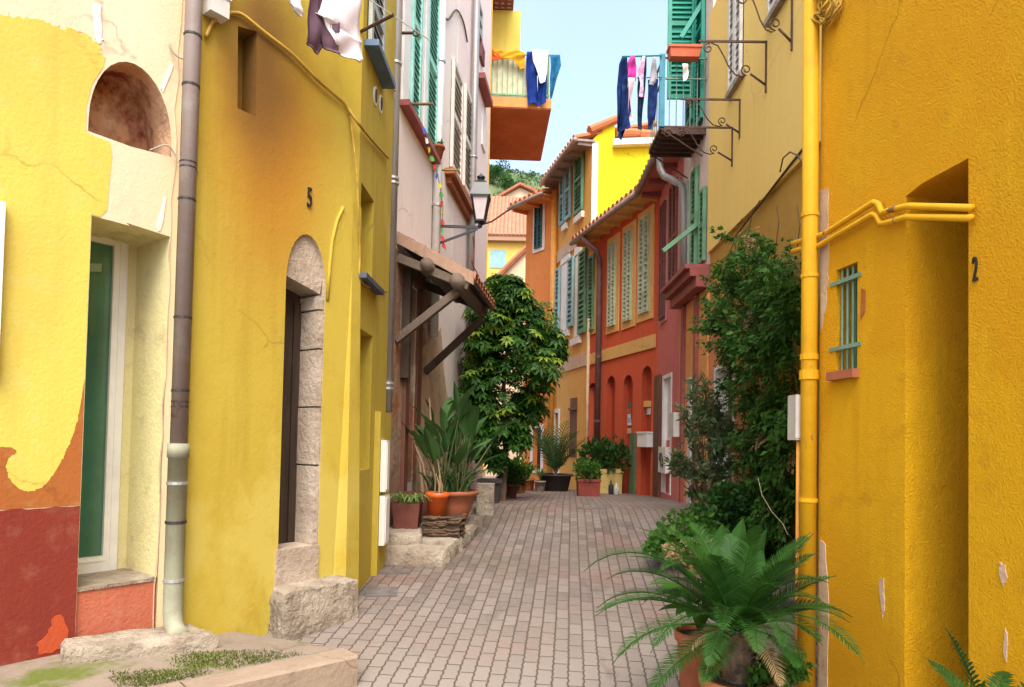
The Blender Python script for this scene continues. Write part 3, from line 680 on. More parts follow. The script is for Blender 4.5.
# cable sagging across the facade
pts = [W1.P(*W1.hit(x, y), .02) for x, y in ((204, 38), (212, 22), (222, 16), (232, 14), (242, 17), (262, 33), (290, 55), (315, 80), (338, 100), (347, 110))] + [W2.P(*W2.hit(x, y), .02) for x, y in ((356, 124), (372, 143), (386, 158))]
cable('cable', 'dark sagging cable running down across the ochre house above its door', pts, .012, CABLEY)
pts = [W1.P(*W1.hit(x, y), .015) for x, y in ((347, 112), (350, 125))] + [W2.P(*W2.hit(x, y), .015) for x, y in ((355, 180), (358, 250), (360, 282), (385, 292))]
cable('cable', 'thin yellow painted cable dropping straight down at the bend of the ochre house', pts, .008, CABLEY)
pts = [W2.P(*W2.hit(x, y), .015) for x, y in ((380, 68), (384, 80), (390, 88), (394, 91))]
cable('cable', 'short cable under the blue sill of the ochre house', pts, .008, CABLEY)
# rough stone blocks on the ground
def rock(name, label, pts_top, zt, zb, m, cat, seed=1, amp=.02, group=None, div=7):
    """stone slab: a quad outline (xy), cut into a grid and worn at its edges"""
    r = random.Random(seed); A, B, C, D_ = [Vector((p[0], p[1], 0)) for p in pts_top]; N = div*2; M = 4
    mb = MB(); top = []
    def pt(u, v): return A*(1-u)*(1-v)+B*u*(1-v)+C*u*v+D_*(1-u)*v
    idx = {}
    V = []; Fs = []
    for i in range(N+1):
        for j in range(N+1):
            u, v = i/N, j/N; p = pt(u, v); e = min(u, 1-u, v, 1-v); z = zt + r.uniform(-amp, amp)*.22 - (amp*r.uniform(.2, .9) if e == 0 else 0)
            c = (A+B+C+D_)/4; q = p + (c-p)*(.025 if e == 0 else 0) + V3(r.uniform(-amp, amp), r.uniform(-amp, amp), 0)*.5
            idx[i, j] = len(V); V.append(V3(q.x, q.y, z))
    for i in range(N):
        for j in range(N): Fs.append((idx[i, j], idx[i+1, j], idx[i+1, j+1], idx[i, j+1]))
    loop = [(i, 0) for i in range(N)] + [(N, j) for j in range(N)] + [(i, N) for i in range(N, 0, -1)] + [(0, j) for j in range(N, 0, -1)]
    c = (A+B+C+D_)/4; prev = [idx[k] for k in loop]
    for l in range(1, M+1):
        cur = []
        for k in loop:
            p = pt(k[0]/N, k[1]/N); out = (p-c).normalized(); f = l/M
            bulge = .35*amp if l < M else -.2*amp
            q = p + out*(bulge + r.uniform(-amp, amp)*.7); cur.append(len(V)); V.append(V3(q.x, q.y, zt+(zb-zt)*f - amp*.3 + r.uniform(-amp, amp)*.3*(l < M)))
        n = len(loop)
        for i in range(n): Fs.append((prev[i], cur[i], cur[(i+1) % n], prev[(i+1) % n]))
        prev = cur
    mb.add(V, Fs); o = mb.build(name, m, None, 2); return tag(o, label, cat, group)
q = [atZ(66, 648, PZ+.085), atZ(217, 633, PZ+.085), atZ(190, 622, PZ+.085), atZ(62, 638, PZ+.085)]
rock('doorstep', 'long low stone doorstep on the pavement under the coral threshold', q, PZ+.085, PZ-.05, STONE_W, 'doorstep', 2, .016)
zt = .80
q = [atZ(264, 595, zt), atZ(356, 587, zt), atZ(330, 576, zt), atZ(268, 580, zt)]
q = [W1.P(sx(W1, 266, 590)-.02, 0, .22), W1.P(e1+.18, 0, .22), W1.P(e1+.2, 0, -.04), W1.P(sx(W1, 266, 590)+.05, 0, -.04)]
rock('stone_block', 'big pale stone block below the stone framed door of the ochre house', q, zt-.02, .42, STONE_W, 'stone block', 6, .022)
# ================================================================== LEFT: pale pink house
H = thing('pink_house', 'pale pink house with turquoise shutters and a weathered brown ground floor', 'house', (PA[0], PA[1], gz(6)), GROUP_HOUSE)
PT = 10.6
mb = MB()
pdr = PW.rect(405.5, 414, 285, 482)
facade(mb, PW, 0, PW.L, -.2, PT, [(rc(pdr), .25, 2, 1)], 0)
body(mb, [PA, PB], [(PB[0]-4, PB[1]), (PA[0]-4, PA[1])], -.2, PT, 0)
mb.build('wall', [PINKW, DARKW, BROWNW], H)
zaw = sz(PW, 397, 242)
s_b = sx(PW, 441); s_c = sx(PW, 455)
mb = MB(); mb.slab(PW, jag([(0.0, -.2), (pdr[0]-.02, -.2), (pdr[0]-.02, zaw-.08), (0.0, zaw-.08)], 10, .012, 2), -.01, .006)
mb.slab(PW, jag([(pdr[1]+.02, -.2), (s_b-.2, -.2), (s_b-.05, zaw-1.6), (s_b-.35, zaw-.4), (s_b-.3, zaw-.08), (pdr[1]+.02, zaw-.08)], 8, .02, 3), -.01, .006)
mb.slab(PW, jag([(pdr[0]-.02, pdr[3]+.02), (pdr[1]+.02, pdr[3]+.02), (pdr[1]+.02, zaw-.08), (pdr[0]-.02, zaw-.08)], 6, .008, 4), -.01, .006)
mb.build('weathered_wall', BROWNW, H)
s0 = sx(PW, 417); mb = MB(); mb.slab(PW, jag([(s0, .9), (s_c, .9), (s_c-.1, 1.8), (s_b+.05, 2.6), (s_b-.2, zaw-.5), (s0+.1, zaw-.9), (s0, 2.4)], 8, .02, 5), -.008, .009); mb.build('bare_plaster', STAINW, H)
mb = MB(); mb.slab(PW, jag([(s_c, .6), (PW.L, .6), (PW.L, 9.9), (s_b+.6, 9.9), (s_b+.4, 4), (s_c+.05, 2.6)], 4, .01, 6), -.01, .003); mb.build('rose_paint', PINKW2, H)
D = MB(); D.box(PW, pdr[0]-.16, pdr[0]-.02, .6, pdr[3]+.2, .004, .05); D.box(PW, pdr[0]-.16, pdr[1]+.22, pdr[3]+.05, pdr[3]+.2, .004, .045); D.build('door_frame', BRNW, H)
D = MB(); D.box(PW, pdr[1]+.04, pdr[1]+.22, 1.9, pdr[3]+.03, .01, .03); D.build('shutter', BRNW, H)
# turquoise window
zs = sz(PW, 418, 133); r0 = sx(PW, 404, 60, .03); r1 = sx(PW, 437, 80, .03)
a1, a2, a3 = sx(PW, 410.5, 60, .03), sx(PW, 421, 65, .03), sx(PW, 426, 70, .03)
W_ = MB(); W_.box(PW, a2, a3, zs, zs+2.9, .004, .012); win = W_.build('window', GLASSD, H)
W_ = MB(); W_.box(PW, r0, a1, zs, zs+3, .004, .03); W_.box(PW, a2-.02, a2+.05, zs, zs+2.9, .004, .05); W_.box(PW, a3-.1, a3, zs, zs+2.9, .004, .05); W_.build('frame', WHITE, win)
for (q0, q1) in ((a1+.02, a2-.03), (a3+.02, r1)):
    S = MB(); leafshutter(S, PW, q0, q1, zs+.03, zs+2.9, .012, .04, pitch=.07, rails=(0, .33, .66, 1)); S.build('shutter', TURQ, H)
S = MB(); S.box(PW, r0-.02, r1+.08, zs-.06, zs-.003, -.02, .10); S.build('sill', MAROON, H)
# ivory shuttered windows
zs2 = sz(PW, 456, 190)
S = MB(); S.box(PW, sx(PW, 444, 190), sx(PW, 470, 190), zs2-.07, zs2, -.02, .13); S.box(PW, sx(PW, 444, 190)+.1, sx(PW, 470, 190)-.1, zs2-.16, zs2-.072, -.02, .07); S.build('sill', TERRA, H)
for (x0, x1, yt, yb) in ((452, 461.5, 66, 178), (464, 472.5, 92, 196)):
    r = PW.rect(x0, x1, yt, yb, .03); S = MB(); leafshutter(S, PW, r[0], r[1], max(r[2], zs2+.02), r[3], .012, .04, pitch=.09, rails=(0, .5, 1)); S.build('shutter', WHSH, H)
for (x0, x1, yt, yb, m) in ((476, 480, 5, 36, GREYSH), (478.5, 482, 45, 62, BRNSH)):
    r = PW.rect(x0, x1, yt, yb); S = MB(); leafshutter(S, PW, r[0], r[1], r[2], r[3], .012, .04, pitch=.12); S.build('shutter', m, H)
r = PW.rect(481, 484.5, 112, 150); S = MB(); S.box(PW, r[0], r[1], r[2], r[3], .004, .03); S.build('window', WHITE, H)
z3 = sz(PW, 480, 85); S = MB(); S.box(PW, sx(PW, 476, 85), sx(PW, 485.5, 90), z3-.09, z3, -.02, .14); S.build('sill', MAROON, H)
# drain pipes on the pink house
def wallpipe(W, px, y0, z1, o, r, m, label, bends=(), rings=(), rm=None, cat='downpipe', name='downpipe', pyref=440):
    s = sx(W, px, pyref, o); z0 = sz(W, px, y0)
    b = [W.P(s, z0, o), W.P(s, z1, o)]
    return pipe(name, label, b, r, m, [(W.P(s, sz(W, px, y), o), (0, 0, 1), r*1.25, .02) for y in rings], rm, cat=cat)
wallpipe(PW, 386, 412, 10.5, .07, .048, PIPEG, 'tall grey zinc downpipe between the ochre house and the pink house', rings=(60, 180, 185, 385, 390), rm=STEEL)
wallpipe(PW, 431.5, 338, 8.5, .06, .05, PIPEW, 'white painted pipe on the pink house behind the lantern arm', rings=(52, 205), rm=STEEL)
wallpipe(PW, 467, 405, 10.5, .08, .055, PIPEG, 'grey downpipe beside the lantern on the pink house', rings=(155, 300), rm=STEEL)
cable('cable', 'dark wavy cable across the upper pink house', [PW.P(*PW.hit(x, y), .02) for x, y in ((436, -5), (440, 8), (446, 20), (455, 10), (462, 22), (466, 42))], .012, CABLED)
for (x0, x1, y, m, lab, d) in ((394, 413, 33, IRON, 'dark iron clothes rod near the top of the turquoise window', 0), (402, 433, 104, mat('rusty rod', (.18, .10, .05), .8), 'rusty iron clothes rod across the foot of the turquoise window', 0), (437, 459, 170, mat('olive rod', (.25, .24, .05), .7), 'olive painted rod above the lantern arm', 0)):
    s, z = PW.hit(x0, y); Yw = PW.P(s, z).y; p = atY(x1, y, Yw); a = PW.P(s, z, -.03)
    mb = MB(); mb.tube([a, p], .014, 7)
    if x0 == 394: mb.tube([p + V3(.03*math.cos(k), 0, .03*math.sin(k)) + V3(.03, 0, 0) for k in [2*math.pi*i/10 for i in range(11)]], .009, 6)
    tag(mb.build('iron_rod', m, None, True), lab, 'rod')
# flower pot on the sill and prayer flags
s, z = PW.hit(432, 150); P0 = PW.P(s, zs, .07)
t = thing('flower_pot', 'small terracotta flower pot on the maroon sill of the turquoise window', 'flower pot', tuple(P0))
mb = MB(); mb.lathe(P0, [(.05, 0), (.075, .11), (.085, .11), (.085, .14), (.07, .14)], 16); mb.build('pot', TERRA, t, True)
mb = MB(); rr = random.Random(9)
for i in range(40): mb.leaf(P0+V3(rr.uniform(-.05, .05), rr.uniform(-.05, .05), .13), V3(rr.uniform(-1, 1), rr.uniform(-1, 1), rr.uniform(.2, 1.2)), (0, 0, 1), rr.uniform(.05, .1), .03)
mb.build('foliage', leafmat('herb leaf', (.05, .13, .02), (.09, .2, .04)), t)
fl = [(424, 128), (428, 145), (433, 160), (438, 176), (441, 192), (443, 208), (442, 224), (442, 238), (446, 250)]
FP = [PW.P(*PW.hit(x, y, .14), .14) for x, y in fl]
t = thing('prayer_flags', 'string of small coloured flags hanging down beside the white pipe on the pink house', 'bunting', tuple(FP[-1]))
mb = MB(); mb.tube(FP, .004, 5); mb.build('string', CABLED, t)
fc = [('blue', (.05, .10, .5)), ('white', (.7, .7, .7)), ('yellow', (.7, .55, .03)), ('green', (.10, .35, .06)), ('red', (.6, .05, .04)), ('blue', (.05, .10, .5)), ('yellow', (.7, .55, .03)), ('green', (.10, .35, .06)), ('red', (.6, .05, .04)), ('yellow', (.7, .55, .03)), ('red', (.6, .05, .04)), ('green', (.10, .35, .06)), ('red', (.6, .05, .04)), ('red', (.6, .05, .04))]
rr = random.Random(5)
for i, (nme, c) in enumerate(fc):
    u = i/len(fc)*(len(FP)-1); k = int(u); p = FP[k].lerp(FP[k+1], u-k); a = rr.uniform(-.6, .6)
    e = V3(math.cos(a)*.032, math.sin(a)*.032, -.01); mb = MB()
    q = [p-e*.5, p+e*.5, p+e*.6+V3(rr.uniform(-.02, .02), 0, -.045), p+V3(0, 0, -.065), p-e*.5+V3(rr.uniform(-.01, .01), 0, -.045)]
    th = V3(-math.sin(a), math.cos(a), 0)*.004
    mb.poly(q); mb.poly([x+th for x in q]); [mb.poly([q[j], q[(j+1) % 5], q[(j+1) % 5]+th, q[j]+th]) for j in range(5)]
    mb.build('flag', mat('flag '+nme, c, .8, bump=0), t)
# wooden canopy with tiles over the brown door
sA = sx(PW, 397, 242, 0); wz = sz(PW, 397, 242); sB = sA + 1.45
pj = .74; oz = wz - .40
t = thing('door_canopy', 'tiled lean-to canopy on rough timber braces over the brown door of the pink house', 'canopy', tuple(PW.P(sA, wz-1)))
def cp(s, k, dz=0): return PW.P(s, wz + (oz-wz)*k + dz, .01 + pj*k)
mb = MB(); nrow = 6; ncol = 9
for j in range(ncol):
    sa = sA + (sB-sA)*(j+.5)/ncol; hw = (sB-sA)/ncol*.56
    for i in range(nrow):
        k0, k1 = i/nrow, (i+1.12)/nrow + (.02 if i == nrow-1 else 0); lift = .012
        pts = []
        for k, dz, f in ((k0, .045, .85), (k1, .045+lift, 1.0)):
            for q in range(7):
                th = math.pi*q/6; pts.append(cp(sa + hw*f*math.cos(th), k, dz + hw*.75*math.sin(th)))
        inner = [p - V3(0, 0, .014) for p in pts]
        b = [(q, q+1, q+8, q+7) for q in range(6)]
        mb.add(pts, b, 0); mb.add(inner, b, 0)
        for q in range(6): mb.poly([pts[7+q], pts[8+q], inner[8+q], inner[7+q]])
mb.build('tiles', TILE, t)
mb = MB()
mb.hexa([cp(sA, 0), cp(sB, 0), cp(sB, 1.0), cp(sA, 1.0), cp(sA, 0, .04), cp(sB, 0, .04), cp(sB, 1.0, .04), cp(sA, 1.0, .04)]); mb.build('boards', DKTIM, t)
mb = MB(); mb.hexa([cp(sA-.03, 0, -.02), cp(sA, 0, -.02), cp(sA, 1.02, -.02), cp(sA-.03, 1.02, -.02), cp(sA-.03, 0, .10), cp(sA, 0, .10), cp(sA, 1.02, .10), cp(sA-.03, 1.02, .10)]); mb.build('verge_board', plaster('old mortar verge', (.42, .28, .2), (.28, .15, .1), big=5, bump=.8), t)
for k, rr_ in ((.42, .065), (.82, .075)):
    mb = MB(); mb.tube([cp(sA-.10, k, -.075), cp(sA+.3, k, -.08), cp(sB+.02, k, -.075)], [rr_, rr_*.95, rr_*.9], 10); mb.build('purlin', GREYW, t, True)
for (sq, m, z_lo, kk) in ((sA+.03, GREYW, .95, .80), (sB-.25, DKTIM, 1.15, .9)):
    mb = MB(); mb.bar(PW.P(sq, wz-z_lo, .01), cp(sq, kk, -.16), .07, .08, up=PW.t); mb.build('brace', m, t)
    mb = MB(); mb.bar(PW.P(sq, wz-.15, .01), cp(sq, .95, -.05), .08, .09, up=PW.t); mb.build('rafter', m, t)
mb = MB(); mb.box(PW, sA+.2, sA+.28, wz-1.3, wz-.2, .01, .09); mb.build('post', DKTIM, t)
# wall lantern on its arm
s, z = PW.hit(433.5, 226); A = PW.P(s, z, .0); Lp = atY(480, 226, A.y+.02)
t = thing('wall_lantern', 'black four sided street lantern on an iron arm fixed to the pink house', 'lantern', tuple(A))
mb = MB(); mb.box(PW, s-.02, s+.02, sz(PW, 433.5, 255), sz(PW, 433.5, 198), .003, .03); mb.bar(PW.P(s, z, .02), V3(Lp.x, Lp.y, A.z), .025, .03); mb.bar(PW.P(s, sz(PW, 434, 246), .02), V3(Lp.x-.03, Lp.y, A.z-.02), .022, .026)
mb.build('arm', BLACK, t)
S_ = Lp.y/680; zb = A.z + .015
def sq4(h, zz): return [V3(Lp.x+a*h, Lp.y+b_*h, zz) for a, b_ in ((-1, -1), (1, -1), (1, 1), (-1, 1))]
z1 = zb+.03*1; zl0, zl1, zr1, zr2, zt_ = zb+.06, zb+29*S_, zb+32*S_, zb+45*S_, zb+49*S_
hb, ht = 4.6*S_, 8.6*S_
mb = MB()
lo, hi = sq4(hb, zl0), sq4(ht, zl1)
for i in range(4):
    mb.bar(lo[i], hi[i], .018, .018); mb.bar(lo[i], lo[(i+1) % 4], .02, .02); mb.bar(hi[i], hi[(i+1) % 4], .022, .03)
mb.lathe((Lp.x, Lp.y, zb-.02), [(.02, 0), (.03, .02), (.02, .045), (.05, .08)], 10)
mb.build('frame', BLACK, t)
mb = MB(); lo, hi = sq4(hb*.93, zl0+.005), sq4(ht*.93, zl1-.005)
for i in range(4): mb.poly([lo[i], lo[(i+1) % 4], hi[(i+1) % 4], hi[i]])
gl = mat('frosted lamp glass', (.62, .54, .54), .35, var=.1, bump=0, spec=.6); mb.build('glass', gl, t)
mb = MB(); r1_, r2_, r3_, r4_ = sq4(ht*1.18, zl1+.005), sq4(ht*1.12, zl1+.03), sq4(ht*.8, zr2-.03), sq4(ht*.35, zr2+.02)
for a, b_ in ((r1_, r2_), (r2_, r3_), (r3_, r4_)): [mb.poly([a[i], a[(i+1) % 4], b_[(i+1) % 4], b_[i]]) for i in range(4)]
mb.poly(r1_); mb.poly(r4_); mb.lathe((Lp.x, Lp.y, zr2+.015), [(.03, 0), (.03, .02), (.05, .03), (.05, .05), (.02, .065), (.012, .09)], 10); mb.build('cap', BLACK, t)
mb = MB(); mb.tube([V3(Lp.x+.02, Lp.y, zb+.02), V3(Lp.x+.14, Lp.y, zb+.06), atY(513, 207, Lp.y)], .011, 6); tag(mb.build('iron_rod', IRON), 'thin dark rod sticking out to the right below the lantern', 'rod')
cable('cable', 'red cable dangling under the lantern arm by the grey pipe', [PW.P(*PW.hit(x, y, .14), .14) for x, y in ((473, 236), (474, 250), (472, 262), (478, 275), (481, 285))], .008, mat('red cable', (.3, .04, .03), .6))

# ================================================================== LEFT: orange balcony house
H = thing('balcony_house', 'orange house seen edge on behind the pink house, with a deep burnt orange balcony', 'house', (BH.p0.x, BH.p0.y, gz(12.3)), GROUP_HOUSE)
mb = MB(); facade(mb, BH, 0, BH.L, 0, 12.6, (), 0)
e = BH.P(BH.L, 0); body(mb, [(BH.p0.x, BH.p0.y), (e.x, e.y)], [(e.x-4, e.y), (BH.p0.x-4, BH.p0.y)], 0, 12.6, 0); mb.build('wall', ORA_B, H)
mb = MB(); mb.box(BH, .002, .2, .8, 11.5, .002, .03); mb.build('corner_strip', OCHRE_T, H)
sb0, sb1 = .12, 2.45; zb0 = atY(520, 108, BH.P(sb0, 0).y).z; pr_ = atY(551, 100, BH.P(sb0, 0).y).x - BH.P(sb0, 0).x
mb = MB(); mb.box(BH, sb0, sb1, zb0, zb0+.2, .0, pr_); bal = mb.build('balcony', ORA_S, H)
mb = MB(); mb.box(BH, sb0-.012, sb1, zb0+.02, zb0+.20, .0, pr_+.012); mb.build('fascia', ORA_B, bal)
ry = atY(520, 52, BH.P(sb0, 0).y).z; zt_ = zb0+.2
RM = mat('pale green railing', (.22, .40, .20), .6)
mb = MB(); q = pr_-.03
mb.box(BH, sb0+.01, sb0+.035, ry-.03, ry, .03, q); mb.box(BH, sb0+.01, sb1-.03, ry-.03, ry, q-.025, q); mb.box(BH, sb0+.01, sb0+.035, zt_+.05, zt_+.08, .03, q); mb.box(BH, sb0+.01, sb1-.03, zt_+.05, zt_+.08, q-.025, q)
for i in range(12): o = .04+(q-.06)*i/11; mb.box(BH, sb0+.014, sb0+.03, zt_, ry-.02, o, o+.016)
for i in range(20): s_ = sb0+.02+(sb1-sb0-.1)*i/19; mb.box(BH, s_, s_+.016, zt_, ry-.02, q-.02, q-.004)
mb.build('railing', RM, bal)
mb = MB(); mb.box(BH, sb0+.06, sb0+.075, zt_+.03, ry-.08, .03, q-.35); mb.build('screen', mat('cream canvas screen', (.66, .60, .42), .9), bal)
bz = atY(505, 10, BH.P(2.0, 0).y).z; bp = atY(520.5, 30, BH.P(2.0, 0).y).x-BH.P(2.0, 0).x
mb = MB(); mb.box(BH, 2.0, 2.44, zt_+.003, bz, .0, bp); mb.build('loggia', YEL_P, H)
mb = MB()
for i in range(9): mb.box(BH, 1.2+i*.14, 1.28+i*.14, bz+.06, bz+.12, .0, .46)
for i in range(4): mb.box(BH, 1.15, 2.46, bz+.122, bz+.16, .02+.13*i, .08+.13*i)
mb.build('eave', mat('red brown rafters', (.22, .08, .05), .8), H)
# ================================================================== RIGHT: saffron house (nearest)
H = thing('saffron_house', 'saffron yellow rough rendered house at the right edge, with a barred window', 'house', (RWe[0], RWe[1], gz(3.6)), GROUP_HOUSE)
mb = MB()
h0, h1 = sx(RW, 968.5), sx(RW, 905); zh = (sz(RW, 970, 158)+sz(RW, 908, 191))/2
wr = RW.rect(836, 857.5, 266, 370)
facade(mb, RW, 0, RW.L, -.6, 5.4, [([(h0, -.6), (h1, -.6), (h1, zh-.02), (h1-.1, zh), (h0, zh+.005)], .7, 0, 1), (rc(wr), .13, 0, 2)], 0)
p0 = (RW.p0.x, RW.p0.y); body(mb, [p0, RWe], [(RWe[0]+.9, RWe[1]+.06), (RWe[0]+6, RWe[1]+.06), (p0[0]+6, p0[1])], -.6, 5.4, 0)
mb.build('wall', [YEL_R, BRNW, GLASSG], H)
win = MB(); frame_strip(win, RW, (wr[0]+.03, wr[1]-.03, wr[2]+.03, wr[3]-.03), .03, -.125, -.09); w_ = win.build('window', GRNSH, H)
mb = MB()
BARG = mat('grey green bars', (.16, .27, .20), .5, bump=.1)
for i in range(4): s_ = wr[0]+(wr[1]-wr[0])*(.12+.25*i); mb.tube([RW.P(s_, wr[2]-.01, -.02), RW.P(s_, wr[3]+.01, -.02)], .0065, 6)
for z in (wr[2]+.09*(wr[3]-wr[2])+.07, wr[3]-.13*(wr[3]-wr[2])): mb.box(RW, wr[0]-.03, wr[1]+.05, z-.01, z+.01, -.012, .006)
mb.build('bars', BARG, w_)
mb = MB(); mb.box(RW, wr[0]-.015, wr[1]+.03, wr[2]-.045, wr[2]-.002, -.12, .035); mb.build('sill', TERRA, H)
def patch(pts, m, seed, par=None, o=.004, W=RW, amp=.008, nm='bare_plaster'):
    mb = MB(); mb.slab(W, jag([W.hit(x, y) for x, y in pts], 4, amp, seed), -.004, o); return mb.build(nm, m, par or H)
patch(((821, 190), (829, 189), (829, 260), (827, 300), (821, 332)), STAINW, 1)
patch(((820, 540), (826, 545), (829, 600), (828, 700), (819, 700)), STAINW, 5)
patch(((880, 580), (884, 578), (885, 600), (883, 618), (881, 600)), PLPINK, 2, amp=.007)
patch(((1000, 562), (1006, 566), (1008, 578), (1004, 586), (1000, 575)), PLPINK, 3, amp=.004)
patch(((1006, 628), (1008, 640), (1007, 662), (1004, 650)), PLPINK, 6, amp=.003)
patch(((862, 288), (866, 290), (865, 312), (861, 320)), ORA_P, 4, amp=.004)
nm = text_mesh('house_number', '2', RW, sx(RW, 976, 267), sz(RW, 976, 281), .004, .135, BLACK, H, .008, -.4)
# thin yellow conduits along the wall and across the doorway
for pts, lab in ((((800, 241), (812, 238), (826, 233), (874, 202), (878, 204), (882, 213), (890, 210), (908, 206), (972, 208)), 'upper of two thin yellow pipes crossing the saffron wall and doorway'),
                 (((800, 249), (812, 248), (820, 245), (873, 214), (877, 216), (881, 224), (890, 222), (906, 217), (972, 218)), 'lower of two thin yellow pipes crossing the saffron wall and doorway')):
    mb = MB(); P = [RW.P(*RW.hit(x, y, .03), .03) for x, y in pts]; q = [P[0]+V3(-.02, .05, 0)]+P; mb.tube(q, .0145, 8)
    tag(mb.build('conduit', PIPEY, None, True), lab, 'pipe', 'thin yellow pipes')
# big yellow downpipe at the corner
c = col(808.5, 3.6); X = V3(c[0], c[1], 0)
t = pipe('downpipe', 'thick yellow painted downpipe at the corner of the saffron house', [X+V3(0, 0, .2), X+V3(0, 0, 5.4)], .041, PIPEY, [(X+V3(0, 0, atY(808, y, 3.6).z), (0, 0, 1), rr_, h) for y, rr_, h in ((276, .046, .02), (357, .046, .03), (375, .049, .05), (215, .046, .02), (500, .047, .02))], PIPEY)
mb = MB(); cx_ = col(798.5, 3.66); x0 = V3(cx_[0], cx_[1], 0); mb.tube([x0+V3(0, 0, .4), x0+V3(0, 0, atY(798, 440, 3.66).z)], .012, 8); tag(mb.build('conduit', PIPEO, None, True), 'thin ochre pipe rising to the grey meter box behind the thick yellow pipe', 'pipe')
a, b_ = atY(793.5, 440, 3.66), atY(802, 395, 3.66); mb = MB(); mb.xbox(a.x, b_.x+.01, 3.63, 3.74, a.z, b_.z); mb.xbox(a.x-.004, b_.x+.012, 3.626, 3.63, a.z+.01, b_.z-.01); tag(mb.build('meter_box', PLAST), 'pale grey meter box behind the thick yellow pipe beside the climber', 'meter box')
rr = random.Random(2); mb = MB()
for i in range(9):
    cx0, cy0 = 826+rr.uniform(-4, 4), 2+rr.uniform(-5, 5); ax, ay = rr.uniform(8, 12), rr.uniform(17, 25); P = []
    for k in range(17):
        th = 2*math.pi*k/16; P.append(RW.P(*RW.hit(cx0+ax*math.sin(th), cy0-ay*math.cos(th)*.9, .03), .03+.02*math.sin(3*th+i)+.004*i))
    mb.tube(P, .006, 6)
mb.tube([RW.P(*RW.hit(x, y, .04), .04) for x, y in ((838, 0), (834, 14), (828, 24), (826, 30), (831, 24), (836, 12))], .006, 6)
tag(mb.build('cable_coil', CABLEY, None, True), 'coil of yellow painted cable hanging at the top of the saffron wall', 'cable coil')

# ================================================================== RIGHT: straw yellow house
H = thing('straw_house', 'straw yellow house with iron wall brackets and the dark green climber', 'house', (TW.p0.x, TW.p0.y, gz(6)), GROUP_HOUSE)
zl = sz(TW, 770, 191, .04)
mb = MB()
s7 = sx(TW, 735.5); dr_ = TW.rect(716, 733.5, 368, 492)
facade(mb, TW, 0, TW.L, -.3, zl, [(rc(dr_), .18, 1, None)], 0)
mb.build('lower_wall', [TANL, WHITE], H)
mb = MB(); mb.box(TW, 0, TW.L-.004, zl, 7.5, -.02, .04, 0); e = TW.P(TW.L, 0)
body(mb, [(TW.p0.x, TW.p0.y), (e.x, e.y)], [(e.x+4, e.y), (TW.p0.x+4, TW.p0.y)], -.3, 7.5, 0); mb.build('wall', TANW, H)
mb = MB(); mb.slab(TW, [(s7-.9, .3), (dr_[0]-.05, .3), (dr_[0]-.05, 3.3), (s7-.9, 3.3)], -.01, .004); mb.slab(TW, [(dr_[1]+.05, .3), (TW.L-.01, .3), (TW.L-.01, 3.3), (dr_[1]+.05, 3.3)], -.01, .004); mb.slab(TW, [(dr_[0]-.05, dr_[3]+.05), (dr_[1]+.05, dr_[3]+.05), (dr_[1]+.05, 3.3), (dr_[0]-.05, 3.3)], -.01, .004); mb.build('salmon_paint', SALM, H)
mb = MB(); frame_strip(mb, TW, dr_, .05, -.01, .02, 0, False); d = mb.build('door_frame', WHITE, H)
mb = MB(); mb.box(TW, dr_[0], dr_[1], dr_[2]-.1, dr_[3], -.2, -.15); mb.build('door', BRNW, H)
for (x0, x1, yt, yb) in ((731, 743, -25, 82), (771, 787, -90, 4)):
    r = TW.rect(x0, x1, yt, yb, .05); mid = (r[0]+r[1])/2
    mb = MB(); mb.box(TW, r[0], r[1], r[2]+.02, r[3], .042, .05); w_ = mb.build('window', GLASSD, H)
    mb = MB(); mb.box(TW, r[0]-.06, r[1]+.06, r[2]-.06, r[2], .03, .10); mb.build('sill', STONE_W, w_)
    for q0, q1 in ((r[0], mid-.01), (mid+.01, r[1])):
        S = MB(); leafshutter(S, TW, q0, q1, r[2]+.02, r[3], .052, .035, pitch=.075); S.build('shutter', OFFW, H)
mb = MB(); mb.tube([TW.P(*TW.hit(x, y, .05), .05) for x, y in ((805, 146), (790, 165), (770, 191), (750, 217), (735, 237))], .011, 6); mb.tube([TW.P(*TW.hit(x, y, .12), .12) for x, y in ((805, 166), (797, 155), (790, 152), (783, 158), (780, 172))], .007, 6)
tag(mb.build('cable', CABLED, None, True), 'dark cable along the edge of the straw wall above the climber', 'cable')
